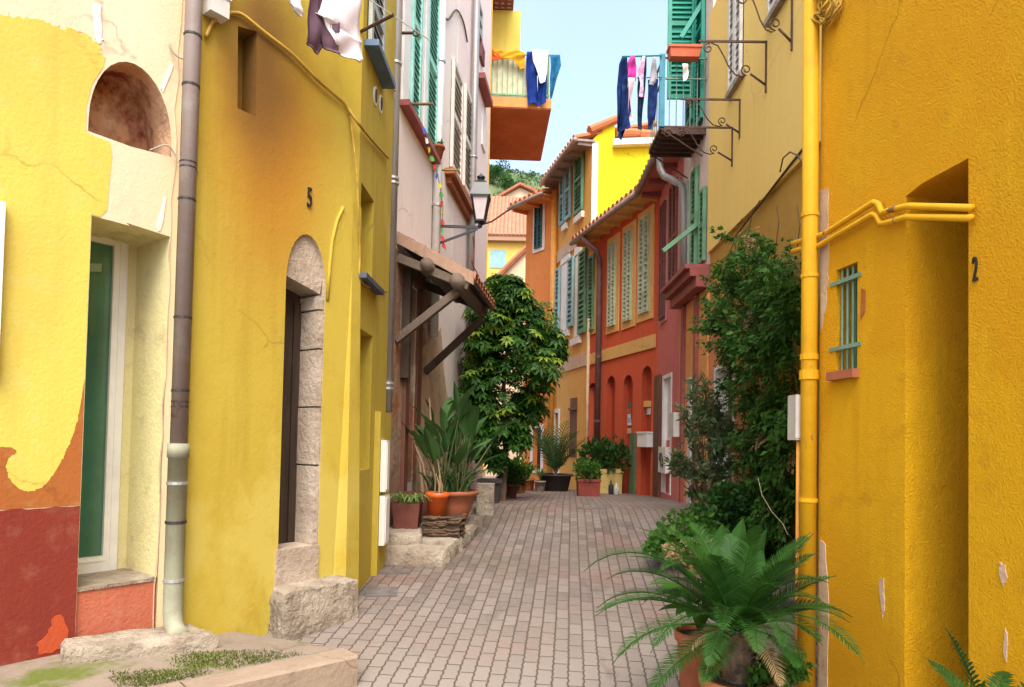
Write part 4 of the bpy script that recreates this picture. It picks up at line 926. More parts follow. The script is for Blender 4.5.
# scrolled clothesline brackets
labs = ['highest and nearest scrolled iron bracket on the straw wall', 'second scrolled iron bracket from the top on the straw wall', 'third scrolled iron bracket from the top on the straw wall', 'lowest and farthest scrolled iron bracket on the straw wall']
for (xv, yt, yb, xo), lab in zip(((793, -10, 50, 735), (767, 41, 92, 699), (740.5, 99, 138, 681), (733, 127, 166, 671)), labs):
    s, z1 = TW.hit(xv, yt, .04); z0 = sz(TW, xv, yb, .04); wp = TW.P(s, z1, .04); ox = wp.x - atY(xo, yt, wp.y).x; o0 = .04
    t = thing('iron_bracket', lab, 'bracket', tuple(TW.P(s, z0, .1)), 'scrolled iron brackets on the straw wall')
    mb = MB(); mb.box(TW, s-.010, s+.010, z0, z1, o0+.002, o0+.016); mb.build('wall_bar', IRON, t)
    mb = MB(); mb.box(TW, s-.008, s+.008, z1-.02, z1, o0+.016, o0+ox); mb.build('arm', IRON, t)
    mb = MB(); h = z1-z0
    mb.bar(TW.P(s, z0+h*.15, o0+.012), TW.P(s, z0+h*.36, o0+ox*.24), .016, .016)
    c1o, c1z, c2o, c2z = o0+ox*.30, z0+h*.44, o0+ox*.86, z1-h*.16
    P = spiral(TW, s, c1z, c1o, h*.11, 1.3, -math.pi*.5, 1, 16)[::-1]
    S_ = [TW.P(s, z0+h*.30, o0+ox*.36), TW.P(s, z0+h*.34, o0+ox*.46), TW.P(s, z0+h*.5, o0+ox*.56), TW.P(s, z0+h*.72, o0+ox*.64), TW.P(s, z1-h*.10, o0+ox*.72), TW.P(s, z1-h*.05, o0+ox*.82)]
    mb.tube(P+S_, .007, 6); mb.tube(spiral(TW, s, c2z, c2o, h*.10, 1.3, math.pi*.6, -1, 16), .007, 6)
    mb.build('scroll', IRON, t, True)

# ================================================================== RIGHT: shell white house with green shutters
H = thing('shell_house', 'narrow shell white house with teal shutters and a maroon cornice', 'house', tuple(GW.P(0, gz(9.2))), GROUP_HOUSE)
mb = MB(); facade(mb, GW, 0, GW.L, -.2, 8.8, ()); e = GW.P(GW.L, 0); body(mb, [(GW.p0.x, GW.p0.y), (e.x, e.y)], [(e.x+4, e.y), (GW.p0.x+4, GW.p0.y)], -.2, 8.8); mb.build('wall', SHELL, H)
zc = sz(GW, 690, 287)
mb = MB(); mb.box(GW, 0, GW.L, -.2, zc-.25, .002, .03); mb.build('ground_floor', ORA_B, H)
mb = MB()
for o, za, zb in ((.34, 0, .06), (.27, -.1, -.002), (.19, -.24, -.102)): mb.box(GW, -.02, GW.L, zc+za, zc+zb, .002, o)
mb.build('cornice', MAROON, H)
for x in (684, 697):
    mb = MB(); s = sx(GW, x, 400, .03); mb.box(GW, s-.06, s+.06, .5, zc-.26, .03, .08); mb.build('post', MAROON, H)
mb = MB(); s = sx(GW, 690.5, 430, .03); mb.box(GW, s-.1, s+.1, .55, 2.7, .032, .055); mb.build('door', OFFW, H)
mb = MB(); s = sx(GW, 690.5, 410, .03); z = sz(GW, 690.5, 400, .03); mb.box(GW, s-.09, s+.09, z, z+.3, .056, .06); mb.build('door_pane', GLASSD, H)
zsh = sz(GW, 697, 122); zlo = sz(GW, 700, 268); ztop = sz(GW, 700, 165)
for x0, x1, yt, yb, m in ((698.5, 706, -60, 122, TEAL), (690, 696, -20, 122, TEAL), (702.5, 707.3, 190, 262, GRNSH), (694, 699, 170, 266, GRNSH), (685.5, 689.5, 185, 285, SAGE)):
    r = GW.rect(x0, x1, yt, yb); S = MB(); leafshutter(S, GW, r[0], r[1], max(r[2], zc+.07), r[3], .012, .05, pitch=.07, rails=(0, .5, 1)); S.build('shutter', m, H)
r = GW.rect(690, 693.8, 170, 266); S = MB(); S.box(GW, r[0], r[1], max(r[2], zc+.07), r[3], .004, .02); S.build('window', WHITE, H)
# teal shutter held open square to the wall by the balcony door
for px_, hgt in ((683, 1),):
    s = sx(GW, 697, 60)+.0; F2 = Fr(GW.P(s, 0, .03).xy, GW.P(s, 0, .45).xy, -1); zt9 = atY(684, -40, 9.5).z
    S = MB(); leafshutter(S, F2, 0, .40, sz(GW, 690, 112), zt9, -.02, .04, pitch=.07, rails=(0, .3, .6, 1)); S.build('open_shutter', TEAL, H)
# hinged awning shutters held out on struts
for (x0, y0, x1, y1, lab) in ((663, 251, 700, 223, 'green strut of the awning shutter above the maroon cornice'), (681, 38, 716, 1, 'teal strut across the top of the balcony shutters')):
    s, z = GW.hit(x1, y1) if y1 > 100 else GW.hit(705, y1)
    A = GW.P(max(s, .1), z, .02); B = atY(x0, y0, A.y+.05); mb = MB(); mb.bar(A, B, .05, .06); tag(mb.build('awning_strut', TEAL if y1 < 100 else GRNSH), lab, 'strut')
# iron balcony
Yb0, Yb1 = 9.22, 10.0
a = atY(704, 142, Yb0); b_ = atY(660, 142, Yb0); zt_ = atY(690, 126, Yb0).z
t = thing('iron_balcony', 'small iron balcony with thin blue bars on the shell white house, washing hanging from it', 'balcony', (GW.P(0, 0).x, Yb0, zt_-.1))
x0, x1 = b_.x, GW.P(.5, 0).x-.004
mb = MB(); mb.xbox(x0, x1, Yb0, Yb1, zt_-.05, zt_); 
for i in range(6): y = Yb0+(Yb1-Yb0-.03)*i/5; mb.xbox(x0+.02, x1, y, y+.03, zt_-.11, zt_-.052)
mb.build('floor', IRON, t)
zr = atY(690, 57, Yb0).z; RB = mat('blue balcony paint', (.03, .22, .32), .5, bump=.1)
mb = MB()
for i in range(7): x = x0+.03+(x1-x0-.06)*i/6; mb.tube([(x, Yb0+.015, zt_), (x, Yb0+.015, zr-.01)], .008, 6)
for i in range(6): y = Yb0+.1+(Yb1-Yb0-.1)*i/5; mb.tube([(x0+.03, y, zt_), (x0+.03, y, zr-.01)], .008, 6)
for z in (zr-.012, zr-.30): mb.xbox(x0+.02, x1, Yb0+.003, Yb0+.027, z-.010, z+.010); mb.xbox(x0+.017, x0+.043, Yb0+.03, Yb1, z-.010, z+.010)
mb.build('railing', BARG, t)
mb = MB(); mb.xbox(x0-.02, x0+.055, Yb0-.02, Yb0+.0, zt_-.02, zr+.03); mb.build('corner_post', RB, t)
for y_ in (Yb0-.01, Yb1): mb = MB(); mb.tube([V3(x0, y_, zt_-.05), V3(x1-.05, y_, zt_-.42)], .010, 6); mb.build('support_rod', IRON, t)
for c_, r_ in ((x0+.1, .07), (x0+.3, .06)): mb = MB(); mb.tube([V3(c_+r_*(1-i/20)*math.cos(i*.5), Yb0-.014, zt_-.12+r_*(1-i/20)*math.sin(i*.5)) for i in range(19)], .006, 6); mb.build('scroll', IRON, t)
# terracotta planter on the rail
p = atY(667, 62, Yb0); q = atY(698, 52, Yb0)
mb = MB(); mb.hexa([(p.x+.02, Yb0-.15, p.z), (q.x-.02, Yb0-.15, p.z), (q.x-.02, Yb0-.01, p.z), (p.x+.02, Yb0-.01, p.z), (p.x, Yb0-.17, q.z), (q.x, Yb0-.17, q.z), (q.x, Yb0+.0, q.z), (p.x, Yb0+.0, q.z)]); mb.xbox(p.x-.012, q.x+.012, Yb0-.18, Yb0+.01, q.z-.03, q.z+.006)
tag(mb.build('window_box', mat('red orange planter', (.62, .12, .05), .6)), 'red orange window box hooked on the rail of the iron balcony', 'planter')
# grey downpipe with swan neck from the gutter
P = [atY(660, 158, 10.45), atY(660, 168, 10.45), atY(664, 176, 10.4), atY(676, 182, 10.2), atY(681, 184, 10.1), atY(683, 190, 10.1), atY(683.5, 290, 10.1)]
P = [V3(x.x-.0, x.y, x.z) for x in P]
pipe('downpipe', 'grey downpipe with a swan neck under the end of the tiled gutter', P, .055, PIPEG, [], None)

# ================================================================== RIGHT: raspberry pink house
H = thing('raspberry_house', 'raspberry pink house with tall maroon shutters and a brown door', 'house', tuple(PR.P(0, gz(11))), GROUP_HOUSE)
ze = sz(OW, 602, 220, .42)
mb = MB(); rdoor = PR.rect(663.5, 671, 378, 494)
facade(mb, PR, 0, PR.L, -.2, ze, [(rc(rdoor), .12, 1, None)]); e = PR.P(PR.L, 0); body(mb, [(PR.p0.x, PR.p0.y), (e.x, e.y)], [(e.x+4, e.y), (PR.p0.x+4, PR.p0.y)], -.2, ze); mb.build('wall', [RASP, WHITE], H)
mb = MB(); mb.box(PR, rdoor[0], rdoor[1], sz(PR, 667, 440), rdoor[3], -.12, -.06); d = mb.build('door', WHITE, H)
mb = MB(); mb.box(PR, rdoor[0], rdoor[1], 0.3, sz(PR, 667, 440)-.003, -.12, -.05); mb.build('lower_panel', RASP, d)
mb = MB(); frame_strip(mb, PR, rdoor, .06, .003, .02, 0, False); mb.build('door_frame', WHITE, H)
r = PR.rect(655.8, 661.5, 376, 496); mb = MB(); mb.box(PR, r[0], r[1], r[2], r[3], .004, .05); [mb.box(PR, r[0]+.07, r[1]-.07, za_, zb_, .05, .062) for za_, zb_ in ((r[2]+.15, r[2]+.9), (r[2]+1.0, r[3]-.12))]; mb.build('door', BRNW, H)
for x0, x1, yt, yb in ((662.3, 667, 205, 318), (672, 679, 184, 292)):
    r = PR.rect(x0, x1, yt, yb); mb = MB(); frame_strip(mb, PR, r, .07, .003, .02, 0, True); mb.build('window_surround', RASP if 0 else plaster('pink trim', (.62, .30, .26)), H)
    m_ = (r[0]+r[1])/2
    for q0, q1 in ((r[0], m_-.01), (m_+.01, r[1])): mb = MB(); leafshutter(mb, PR, q0, q1, r[2], r[3], .012, .05, pitch=.08); mb.build('shutter', BRNSH, H)
r = PR.rect(664, 671.5, 447, 473); mb = MB(); mb.box(PR, r[0], r[1], r[2], r[3], .022, .10); bx = mb.build('graffiti_box', WHITE); tag(bx, 'small white wall box scribbled with black, low on the raspberry pink house', 'wall box')
mb = MB(); cs, cz = (r[0]+r[1])/2, (r[2]+r[3])/2
mb.tube([PR.P(cs+.16*math.cos(k*.9)*(1-k*.03), cz+.12*math.sin(k*1.15), .105) for k in range(16)], .012, 5); mb.build('scribble', BLACK, bx)
r = PR.rect(676.5, 682, 413, 437); mb = MB(); mb.box(PR, r[0], r[1], r[2], r[3], .004, .13); tag(mb.build('letter_box', OFFW), 'off white box on the raspberry pink house behind the oleander', 'wall box')

# ================================================================== RIGHT: vermilion house with arches
H = thing('vermilion_house', 'vermilion red house with four narrow arches, an ochre band and three tall sage shutters', 'house', (OW0[0], OW0[1], gz(12.4)), GROUP_HOUSE)
zg = ze
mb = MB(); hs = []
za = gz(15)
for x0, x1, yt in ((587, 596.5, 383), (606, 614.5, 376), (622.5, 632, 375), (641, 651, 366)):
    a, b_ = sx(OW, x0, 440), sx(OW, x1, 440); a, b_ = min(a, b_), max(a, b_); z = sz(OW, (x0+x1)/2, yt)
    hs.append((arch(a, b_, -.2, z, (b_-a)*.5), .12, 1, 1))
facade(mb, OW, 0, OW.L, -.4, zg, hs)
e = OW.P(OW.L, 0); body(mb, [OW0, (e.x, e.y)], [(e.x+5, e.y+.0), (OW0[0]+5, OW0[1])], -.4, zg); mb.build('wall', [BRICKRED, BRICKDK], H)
zb1, zb0 = sz(OW, 620, 345), sz(OW, 620, 357)
mb = MB(); mb.box(OW, .03, OW.L, zb0, zb1, .002, .03); mb.build('band', OCHRE_T, H)
for x0, x1, yt, yb in ((610.3, 617, 243, 326), (625.8, 633.2, 231, 321), (641.5, 651, 217, 313)):
    r = OW.rect(x0, x1, yt, yb); mb = MB(); frame_strip(mb, OW, r, .14, .003, .025); mb.build('window_surround', OCHRE_T, H)
    m_ = (r[0]+r[1])/2
    for q0, q1 in ((r[0], m_-.01), (m_+.01, r[1])): mb = MB(); leafshutter(mb, OW, q0, q1, r[2], r[3], .012, .06, pitch=.085, rails=(0, .5, 1)); mb.build('shutter', SAGE, H)
r = OW.rect(590, 595.5, 256, 330); mb = MB(); frame_strip(mb, OW, r, .1, .003, .025); mb.build('window_surround', OCHRE_T, H); mb = MB(); leafshutter(mb, OW, r[0], r[1], r[2], r[3], .012, .06, pitch=.085); mb.build('shutter', GRNSH, H)
# door leaf standing in the third arch, posters beside it
r = OW.rect(631.5, 636.5, 433, 489); mb = MB(); mb.box(OW, r[0], r[1], gz(13.5), r[3], .003, .05); mb.build('door_leaf', mat('dull green door', (.10, .16, .08), .6), H)
cols = [('poster dark', (.12, .14, .12)), ('poster red', (.5, .12, .06)), ('poster white', (.66, .66, .68)), ('poster blue', (.35, .45, .65)), ('poster white', (.66, .66, .68)), ('poster tan', (.6, .42, .25))]
for i, (x0, x1, yt, yb) in enumerate(((625, 631, 403, 408), (625, 631, 408.5, 413.5), (624.5, 630.5, 414, 418), (625, 631, 418.5, 422), (627, 631, 422.5, 425.5), (626.5, 631, 428, 433.5))):
    r = OW.rect(x0, x1, yt, yb, -.11); mb = MB(); mb.box(OW, r[0], r[1], r[2], r[3], -.118, -.10); mb.build('notice', mat(*cols[i], rough=.8, bump=0), H)
r = OW.rect(643.5, 650, 408, 414.5, -.11); mb = MB(); mb.box(OW, r[0]-.01, r[1]+.01, r[2], r[3], -.118, -.095); pl = mb.build('number_plate', WHITE, H)
text_mesh('plate_number', '12', OW, (r[0]+r[1])/2, r[2]+.02, -.092, .13, DKBL, pl, .006, -1)
r = OW.rect(645.5, 650, 401, 407, -.09); mb = MB(); mb.box(OW, r[0], r[1], r[2], r[3], -.118, -.04); mb.build('door_lamp', mat('amber lamp glass', (.75, .45, .15), .4), H)
r = OW.rect(644, 653.5, 432, 447); mb = MB(); mb.box(OW, r[0], r[1], r[2], r[3], .004, .14); mb.box(OW, r[0]-.01, r[1]+.01, r[3]-.03, r[3]+.004, .003, .155); mb.box(OW, r[0]+.05, r[1]-.05, r[3]-.09, r[3]-.075, .14, .145); tag(mb.build('letter_box', WHITE), 'white letter box on the vermilion wall beside the rightmost arch', 'letter box')
# eaves: soffit, rafters, gutter, tiles (they run on over the raspberry house)
def eave(name, W, s0, s1, z, ov, soff, gut, tile, raft=None, par=None, pitch=.28, depth=3.5, tilew=.2):
    mb = MB(); mb.hexa([W.P(s0, z, -.05), W.P(s1, z, -.05), W.P(s1, z-.02, ov), W.P(s0, z-.02, ov), W.P(s0, z+.05, -.05), W.P(s1, z+.05, -.05), W.P(s1, z+.03, ov), W.P(s0, z+.03, ov)]); mb.build('soffit', soff, par)
    mb = MB(); k = max(3, int((s1-s0)/.45))
    for i in range(k): s_ = s0+.05+(s1-s0-.2)*i/(k-1); mb = MB(); mb.box(W, s_, s_+.08, z-.085, z-.004, .0, ov-.04); mb.build('rafter', raft or soff, par)
    mb = MB(); P = [W.P(s0-.02, z+.0, ov+.045), W.P(s1+.02, z+.0, ov+.045)]; mb.tube(P, .055, 10); mb.build('gutter', gut, par, True)
    mb = MB(); k = int((s1-s0)/tilew)
    mb.hexa([W.P(s0, z+.052, ov), W.P(s1, z+.052, ov), W.P(s1, z+.052+pitch*(depth+ov), -depth), W.P(s0, z+.052+pitch*(depth+ov), -depth), W.P(s0, z+.09, ov), W.P(s1, z+.09, ov), W.P(s1, z+.09+pitch*(depth+ov), -depth), W.P(s0, z+.09+pitch*(depth+ov), -depth)])
    for i in range(k):
        s_ = s0+(s1-s0)*(i+.5)/k
        mb.tube([W.P(s_, z+.08, ov+.05), W.P(s_, z+.08+pitch*(depth+ov), -depth)], tilew*.36, 8)
    mb.build('roof', tile, par)
eave('eave', OW, -.02, OW.L+.15, zg, .38, OCHRE_T, GUT, TILE, OCHRE_T, H, .16, 3.2)
HR = bpy.data.objects['raspberry_house']
EP = Fr((PR.p0.x, PR.p0.y-.25), (2.63, 12.37), -1)
eave('eave', EP, 0, EP.L, ze+.0, .38, plaster('raspberry soffit', (.56, .20, .15)), GUT, TILE, MAROON, HR, .16, 3.2)
sp = sx(OW, 597.5, 400, .12); P = [OW.P(sx(OW, 583, 240, .42), zg-.05, .42), OW.P(sx(OW, 586, 245, .4), zg-.2, .38), OW.P(sp-.1, zg-.42, .25), OW.P(sp, zg-.6, .13), OW.P(sp, zg-.9, .12), OW.P(sp, gz(16.8)+.7, .12)]
pipe('downpipe', 'plum brown downpipe curving from the gutter of the vermilion house past its arches', P, .062, PIPEP, [(OW.P(sp, z, .12), (0, 0, 1), .075, .05) for z in (2.2, 3.6)], PIPEP)
s_ = OW.L-.08; pipe('conduit', 'thin cream pipe on the joint between the ochre house and the vermilion house', [OW.P(s_, .45, .06), OW.P(s_, sz(OW, 588, 320), .06)], .035, mat('cream pipe', (.6, .45, .28), .6))

# ================================================================== ochre house with bright yellow gable side
H = thing('gabled_house', 'three storey ochre house with blue and green shutters and a bright yellow side wall', 'house', (OC.p0.x, OC.p0.y, .4), GROUP_HOUSE)
zt = sz(OC, 568, 148, .46)
mb = MB(); wb = OC.rect(570.3, 577, 398, 457); wn_ = OC.rect(555, 558.5, 413, 485)
facade(mb, OC, 0, OC.L, -.4, zt, [(rc(wb), .15, 0, 1), (rc(wn_), .1, 0, 1)]); e = OC.P(OC.L, 0)
mb.build('wall', [OCHRE, GLASSD], H)
zr_ = atY(600, 122, SY).z; zn = atY(640, 142, SY).z; xn = atY(614.5, 140, SY).x
mb = MB(); SW = Fr((OC.p0.x+.0, SY+.002), (OC.p0.x+6, SY+.002), 1)
mb.slab(SW, [(0, -.4), (6, -.4), (6, zn-.2), (2.6, zn-.1), (xn-OC.p0.x+.01, zn), (xn-OC.p0.x, zr_+.1), (0, zt+.08)], -.25, 0); mb.build('side_wall', GABLE, H)
mb = MB(); mb.box(SW, -.01, .13, 5, zt, .002, .02); mb.build('corner_strip', WHITE, H)
body_mb = MB(); body_mb.xbox(OC.p0.x+.3, OC.p0.x+6, SY+.3, SY+5, -.4, zn-.4); body_mb.build('rear', HOUSEB, H)
mb = MB(); frame_strip(mb, OC, wn_, .1, .003, .03); mb.build('window_surround', WHITE, H)
mb = MB()
for i in range(6): q = wb[0]+(wb[1]-wb[0])*(i+.5)/6; mb.box(OC, q-.02, q+.02, wb[2], wb[3], -.02, .02)
mb.box(OC, wb[0]-.05, wb[1]+.05, wb[3]-.3, wb[3]-.24, .021, .05); mb.box(OC, wb[0]-.05, wb[1]+.05, wb[2]+.2, wb[2]+.26, .021, .05); mb.build('window_grille', BRNW, H)
for y in (365, 249):
    z0, z1 = sz(OC, 568, y+6), sz(OC, 568, y-6); mb = MB(); mb.box(OC, .02, OC.L-.02, z0, z1, .002, .03); mb.build('band', plaster('pale band', (.66, .50, .36)), H)
for (w0, w1, yt, yb, sh_) in ((566.5, 567.2, 165, 222, ((562, 566.3, BLUSH), (567.5, 572.5, BLUSH))), (579, 583, 146, 212, ((576.8, 584.8, GRNSH),)), (561.5, 569.5, 264, 330, ((557.3, 561.3, BLUSH), (569.8, 575, BLUSH))), (575.3, 580.5, 256, 336, ((580.8, 587.6, GRNSH),))):
    r = OC.rect(w0, w1, yt, yb); mb = MB(); mb.box(OC, r[0], r[1], r[2], r[3], .003, .02); w_ = mb.build('window', WHITE, H)
    mb = MB(); mb.box(OC, r[0]-.15, r[1]+.15, r[2]-.2, r[2]-.05, .002, .08); mb.build('sill', WHITE, w_)
    mb = MB(); mb.box(OC, r[0]-.05, r[1]+.05, r[3]+.03, r[3]+.25, .002, .03); mb.build('lintel', WHITE, w_)
    for x0, x1, m in sh_:
        q = OC.rect(x0, x1, yt, yb); mb = MB(); leafshutter(mb, OC, q[0], q[1], r[2], r[3], .025, .06, pitch=.11, rails=(0, .5, 1)); mb.build('shutter', m, H)
eave('eave', OC, -.05, OC.L+.1, zt, .4, GUT, GUT, TILEO, None, H, .3, 1.6)
mb = MB()
for (xa, ya, xb, yb2) in ((590, 131, 616, 121), (616, 133, 664, 137)):
    A, B = atY(xa, ya, SY), atY(xb, yb2, SY); k = int((B-A).length/.38)
    for i in range(k):
        p, q = A.lerp(B, i/k), A.lerp(B, (i+1.12)/k)
        for dy, dz in ((-.06, .0), (.16, .09), (.38, .14)): mb.tube([p+V3(0, dy, dz), q+V3(0, dy, dz+.03)], [.105, .085], 8)
mb.build('ridge_tiles', TILEO, H)
A, B = atY(613, 143, SY-.1), atY(663, 141, SY-.1); mb = MB(); mb.hexa([A+V3(0, -.1, -.08), B+V3(0, -.1, -.08), B+V3(0, .1, -.08), A+V3(0, .1, -.08), A+V3(0, -.1, .06), B+V3(0, -.1, .06), B+V3(0, .1, .06), A+V3(0, .1, .06)]); mb.build('ledge', WHITE, H)
s_ = OC.L-.08; pipe('downpipe', 'ochre painted pipe on the joint between the tangerine house and the ochre gabled house', [OC.P(s_, .4, .1), OC.P(s_, zt-.2, .1)], .08, PIPEO)

# ================================================================== tangerine house at the bend
H = thing('tangerine_house', 'tangerine house closing the lane at its bend, with one deep teal shuttered window', 'house', (OF.p0.x, OF.p0.y, .35), GROUP_HOUSE)
zt = sz(OF, 540, 194, .55)
mb = MB(); w0 = OF.rect(533, 541.5, 428, 470); facade(mb, OF, 0, OF.L, -.4, zt, [(rc(w0), .15, 0, 1)]); e = OF.P(OF.L, 0)
body(mb, [(OF.p0.x, OF.p0.y), (e.x, e.y)], [(e.x+2.0, e.y+4), (OF.p0.x+3, OF.p0.y+3)], -.4, zt); mb.build('wall', [ORA_F, GLASSD], H)
mb = MB(); frame_strip(mb, OF, w0, .09, .003, .03); mb.build('window_surround', WHITE, H)
r = OF.rect(536, 543, 203, 248); mb = MB(); frame_strip(mb, OF, r, .1, .003, .03); mb.build('window_surround', WHITE, H); m_ = (r[0]+r[1])/2
for q0, q1 in ((r[0], m_-.01), (m_+.01, r[1])): mb = MB(); leafshutter(mb, OF, q0, q1, r[2], r[3], .012, .06, pitch=.1); mb.build('shutter', DKBL, H)
r = OF.rect(530.5, 541.5, 314, 342); mb = MB(); frame_strip(mb, OF, r, .09, .003, .03); mb.build('window_surround', WHITE, H); mb = MB(); leafshutter(mb, OF, r[0], r[1], r[2], r[3], .012, .06, pitch=.1); mb.build('shutter', GRNSH, H)
eave('eave', OF, -.02, OF.L+.1, zt, .5, ORA_F, GUT, TILEO, None, H, .3, 3.0)
# ================================================================== far houses, hill
def tiles_roof(mb, A, B, C, D_, n, r):   # eave A-B, top D-C
    mb.poly([A, B, C, D_])
    for i in range(n):
        u = (i+.5)/n; mb.tube([A.lerp(B, u), D_.lerp(C, u)], r, 7)
Y = 34
H = thing('far_house', 'far yellow house with an orange pantile roof, seen past the lantern', 'house', (atY(500, 440, Y).x, Y, .25))
a, b_ = atY(470, 236, Y), atY(545, 236, Y); ze = a.z
mb = MB(); mb.xbox(a.x, b_.x, Y, Y+8, .2, ze); mb.build('wall', plaster('far lemon wall', (.78, .52, .12), bump=.2), H)
top = atY(500, 208, Y+2.2).z
mb = MB(); tiles_roof(mb, V3(a.x-.3, Y-.35, ze-.05), V3(b_.x+.3, Y-.35, ze-.05), V3(b_.x+.3, Y+4, top+1.2), V3(a.x-.3, Y+4, top+1.2), 22, .11); mb.build('roof', mat('faded pantile', (.50, .23, .13), .9, var=.5, vs=2.2, bump=.4, c2=(.34, .15, .09)), H)
mb = MB(); mb.xbox(a.x-.3, b_.x+.3, Y-.33, Y, ze-.28, ze-.10); mb.build('eave', plaster('far eave', (.4, .25, .16)), H)
p, q = atY(490, 268, Y), atY(506, 250, Y); mb = MB(); mb.xbox(p.x, q.x, Y-.03, Y-.004, p.z, q.z); w_ = mb.build('window', BLUSH, H)
Y = 28
H = thing('far_house', 'small cream house under a sloping tile verge, at the far end behind the leafy tree', 'house', (atY(505, 440, Y).x, Y, .25))
mb = MB(); F = Fr((0, Y), (1, Y), 1); P = [F.hit(486, 440), F.hit(540, 440), F.hit(540, 236), F.hit(527, 246), F.hit(508, 268), F.hit(486, 292)]
P = [(P[0][0], .2), (P[1][0], .2)]+P[2:]; mb.slab(F, P, -3, 0); mb.build('wall', plaster('far cream wall', (.72, .52, .33), bump=.2), H)
mb = MB(); L_ = [F.hit(483, 294), F.hit(508, 267), F.hit(542, 234)]
for (a, b_) in zip(L_, L_[1:]):
    A0, B0 = F.P(*a, .25), F.P(*b_, .25); A1, B1 = F.P(*a, -3), F.P(*b_, -3); tiles_roof(mb, A0+V3(0, 0, .03), A1+V3(0, 0, .03), B1+V3(0, 0, .03), B0+V3(0, 0, .03), 12, .12)
mb.build('roof', TILE, H)
Y = 44
H = thing('far_house', 'tall pale cream gable house rising behind the orange pantile roof', 'house', (atY(505, 440, Y).x, Y, .25))
mb = MB(); F = Fr((0, Y), (1, Y), 1); P = [F.hit(480, 440), F.hit(545, 440), F.hit(545, 199), F.hit(520, 187.5), F.hit(492, 203), F.hit(480, 210)]; P = [(P[0][0], .2), (P[1][0], .2)]+P[2:]; mb.slab(F, P, -6, 0); mb.build('wall', plaster('far pale wall', (.78, .62, .44), bump=.2), H)
mb = MB(); L_ = [F.hit(478, 211), F.hit(520, 186.5), F.hit(547, 199)]
for (a, b_) in zip(L_, L_[1:]): mb.hexa([F.P(*a, .4), F.P(*a, -6.4), F.P(*b_, -6.4), F.P(*b_, .4)]+[x+V3(0, 0, .16) for x in (F.P(*a, .4), F.P(*a, -6.4), F.P(*b_, -6.4), F.P(*b_, .4))])
mb.build('roof', TILE, H)
# hill
mb = MB(); NX, NY = 40, 16; rr = random.Random(11)
def hz(x, y):
    t = max(0, min(1, (y-70)/110)); t = t*t*(3-2*t)
    return .2 + t*(73 - .45*(x+5)) + t*1.5*math.sin(x*.21)+t*1.2*math.sin(x*.08+y*.11)
V = [(-70+140*i/NX, 66+150*j/NY, hz(-70+140*i/NX, 66+150*j/NY)-(1 if j == 0 else 0)) for j in range(NY+1) for i in range(NX+1)]
mb.add(V, [(j*(NX+1)+i, j*(NX+1)+i+1, (j+1)*(NX+1)+i+1, (j+1)*(NX+1)+i) for j in range(NY) for i in range(NX)])
struct(mb.build('hill', plaster('scrubby hillside', (.06, .12, .03), (.17, .19, .09), big=.12, bump=.3, amt=1), None, True))
HL = leafmat('hill tree leaf', (.03, .09, .02), (.07, .17, .035), .6, .2); HB = mat('bark brown', (.12, .08, .05), .9, bump=.6)
for i, (px, py, rp, Y, lab) in enumerate(((494, 172, 15, 150, 'dense green tree standing highest on the far hill, left of the others'), (507, 182, 12, 145, 'rounded green tree on the hillside just right of the highest one'), (526, 181, 9, 170, 'small dark green tree on the hill skyline above the cream gable'), (537, 185, 9, 165, 'rightmost dark green tree on the far hill beside the tangerine roof'), (517, 187, 8, 150, 'low pale green bush on the hill above the cream gable'))):
    c = atY(px, py, Y); rad = rp/680*Y; gr = hz(c.x, Y)
    t = thing('hill_tree', lab, 'tree', (c.x, Y, min(gr, c.z-rad)), 'trees on the far hill')
    mb = MB(); mb.tube([(c.x, Y, min(gr, c.z-rad)-.5), (c.x+.1, Y, c.z)], [.25, .1], 7); mb.build('trunk', HB, t)
    mb = MB(); rr = random.Random(20+i)
    cl = [(c + rnd_dir(rr)*rad*rr.uniform(.2, .75), rad*rr.uniform(.3, .55)) for _ in range(9)]
    for k in range(900):
        cc, r_ = rr.choice(cl); d = rnd_dir(rr); d.z = abs(d.z)*.9 if rr.random() < .7 else d.z; mb.leaf(cc+d*r_*rr.uniform(.7, 1.05), rnd_dir(rr), rnd_dir(rr), rad*.16, rad*.10)
    mb.build('crown', HL, t)
mb = MB(); rr = random.Random(5)
for i in range(900):
    x, y = rr.uniform(-16, 22), rr.uniform(112, 186); c = V3(x, y, hz(x, y)); r_ = rr.uniform(.5, 1.5)
    if rr.random() < .35: continue
    for k in range(14): d = rnd_dir(rr); d.z = abs(d.z); mb.leaf(c+d*r_*rr.uniform(.5, 1), rnd_dir(rr), rnd_dir(rr), r_*.55, r_*.4)
o = mb.build('hill_scrub', leafmat('scrub leaf', (.035, .085, .025), (.12, .17, .06), .7, .2)); o['kind'] = 'stuff'
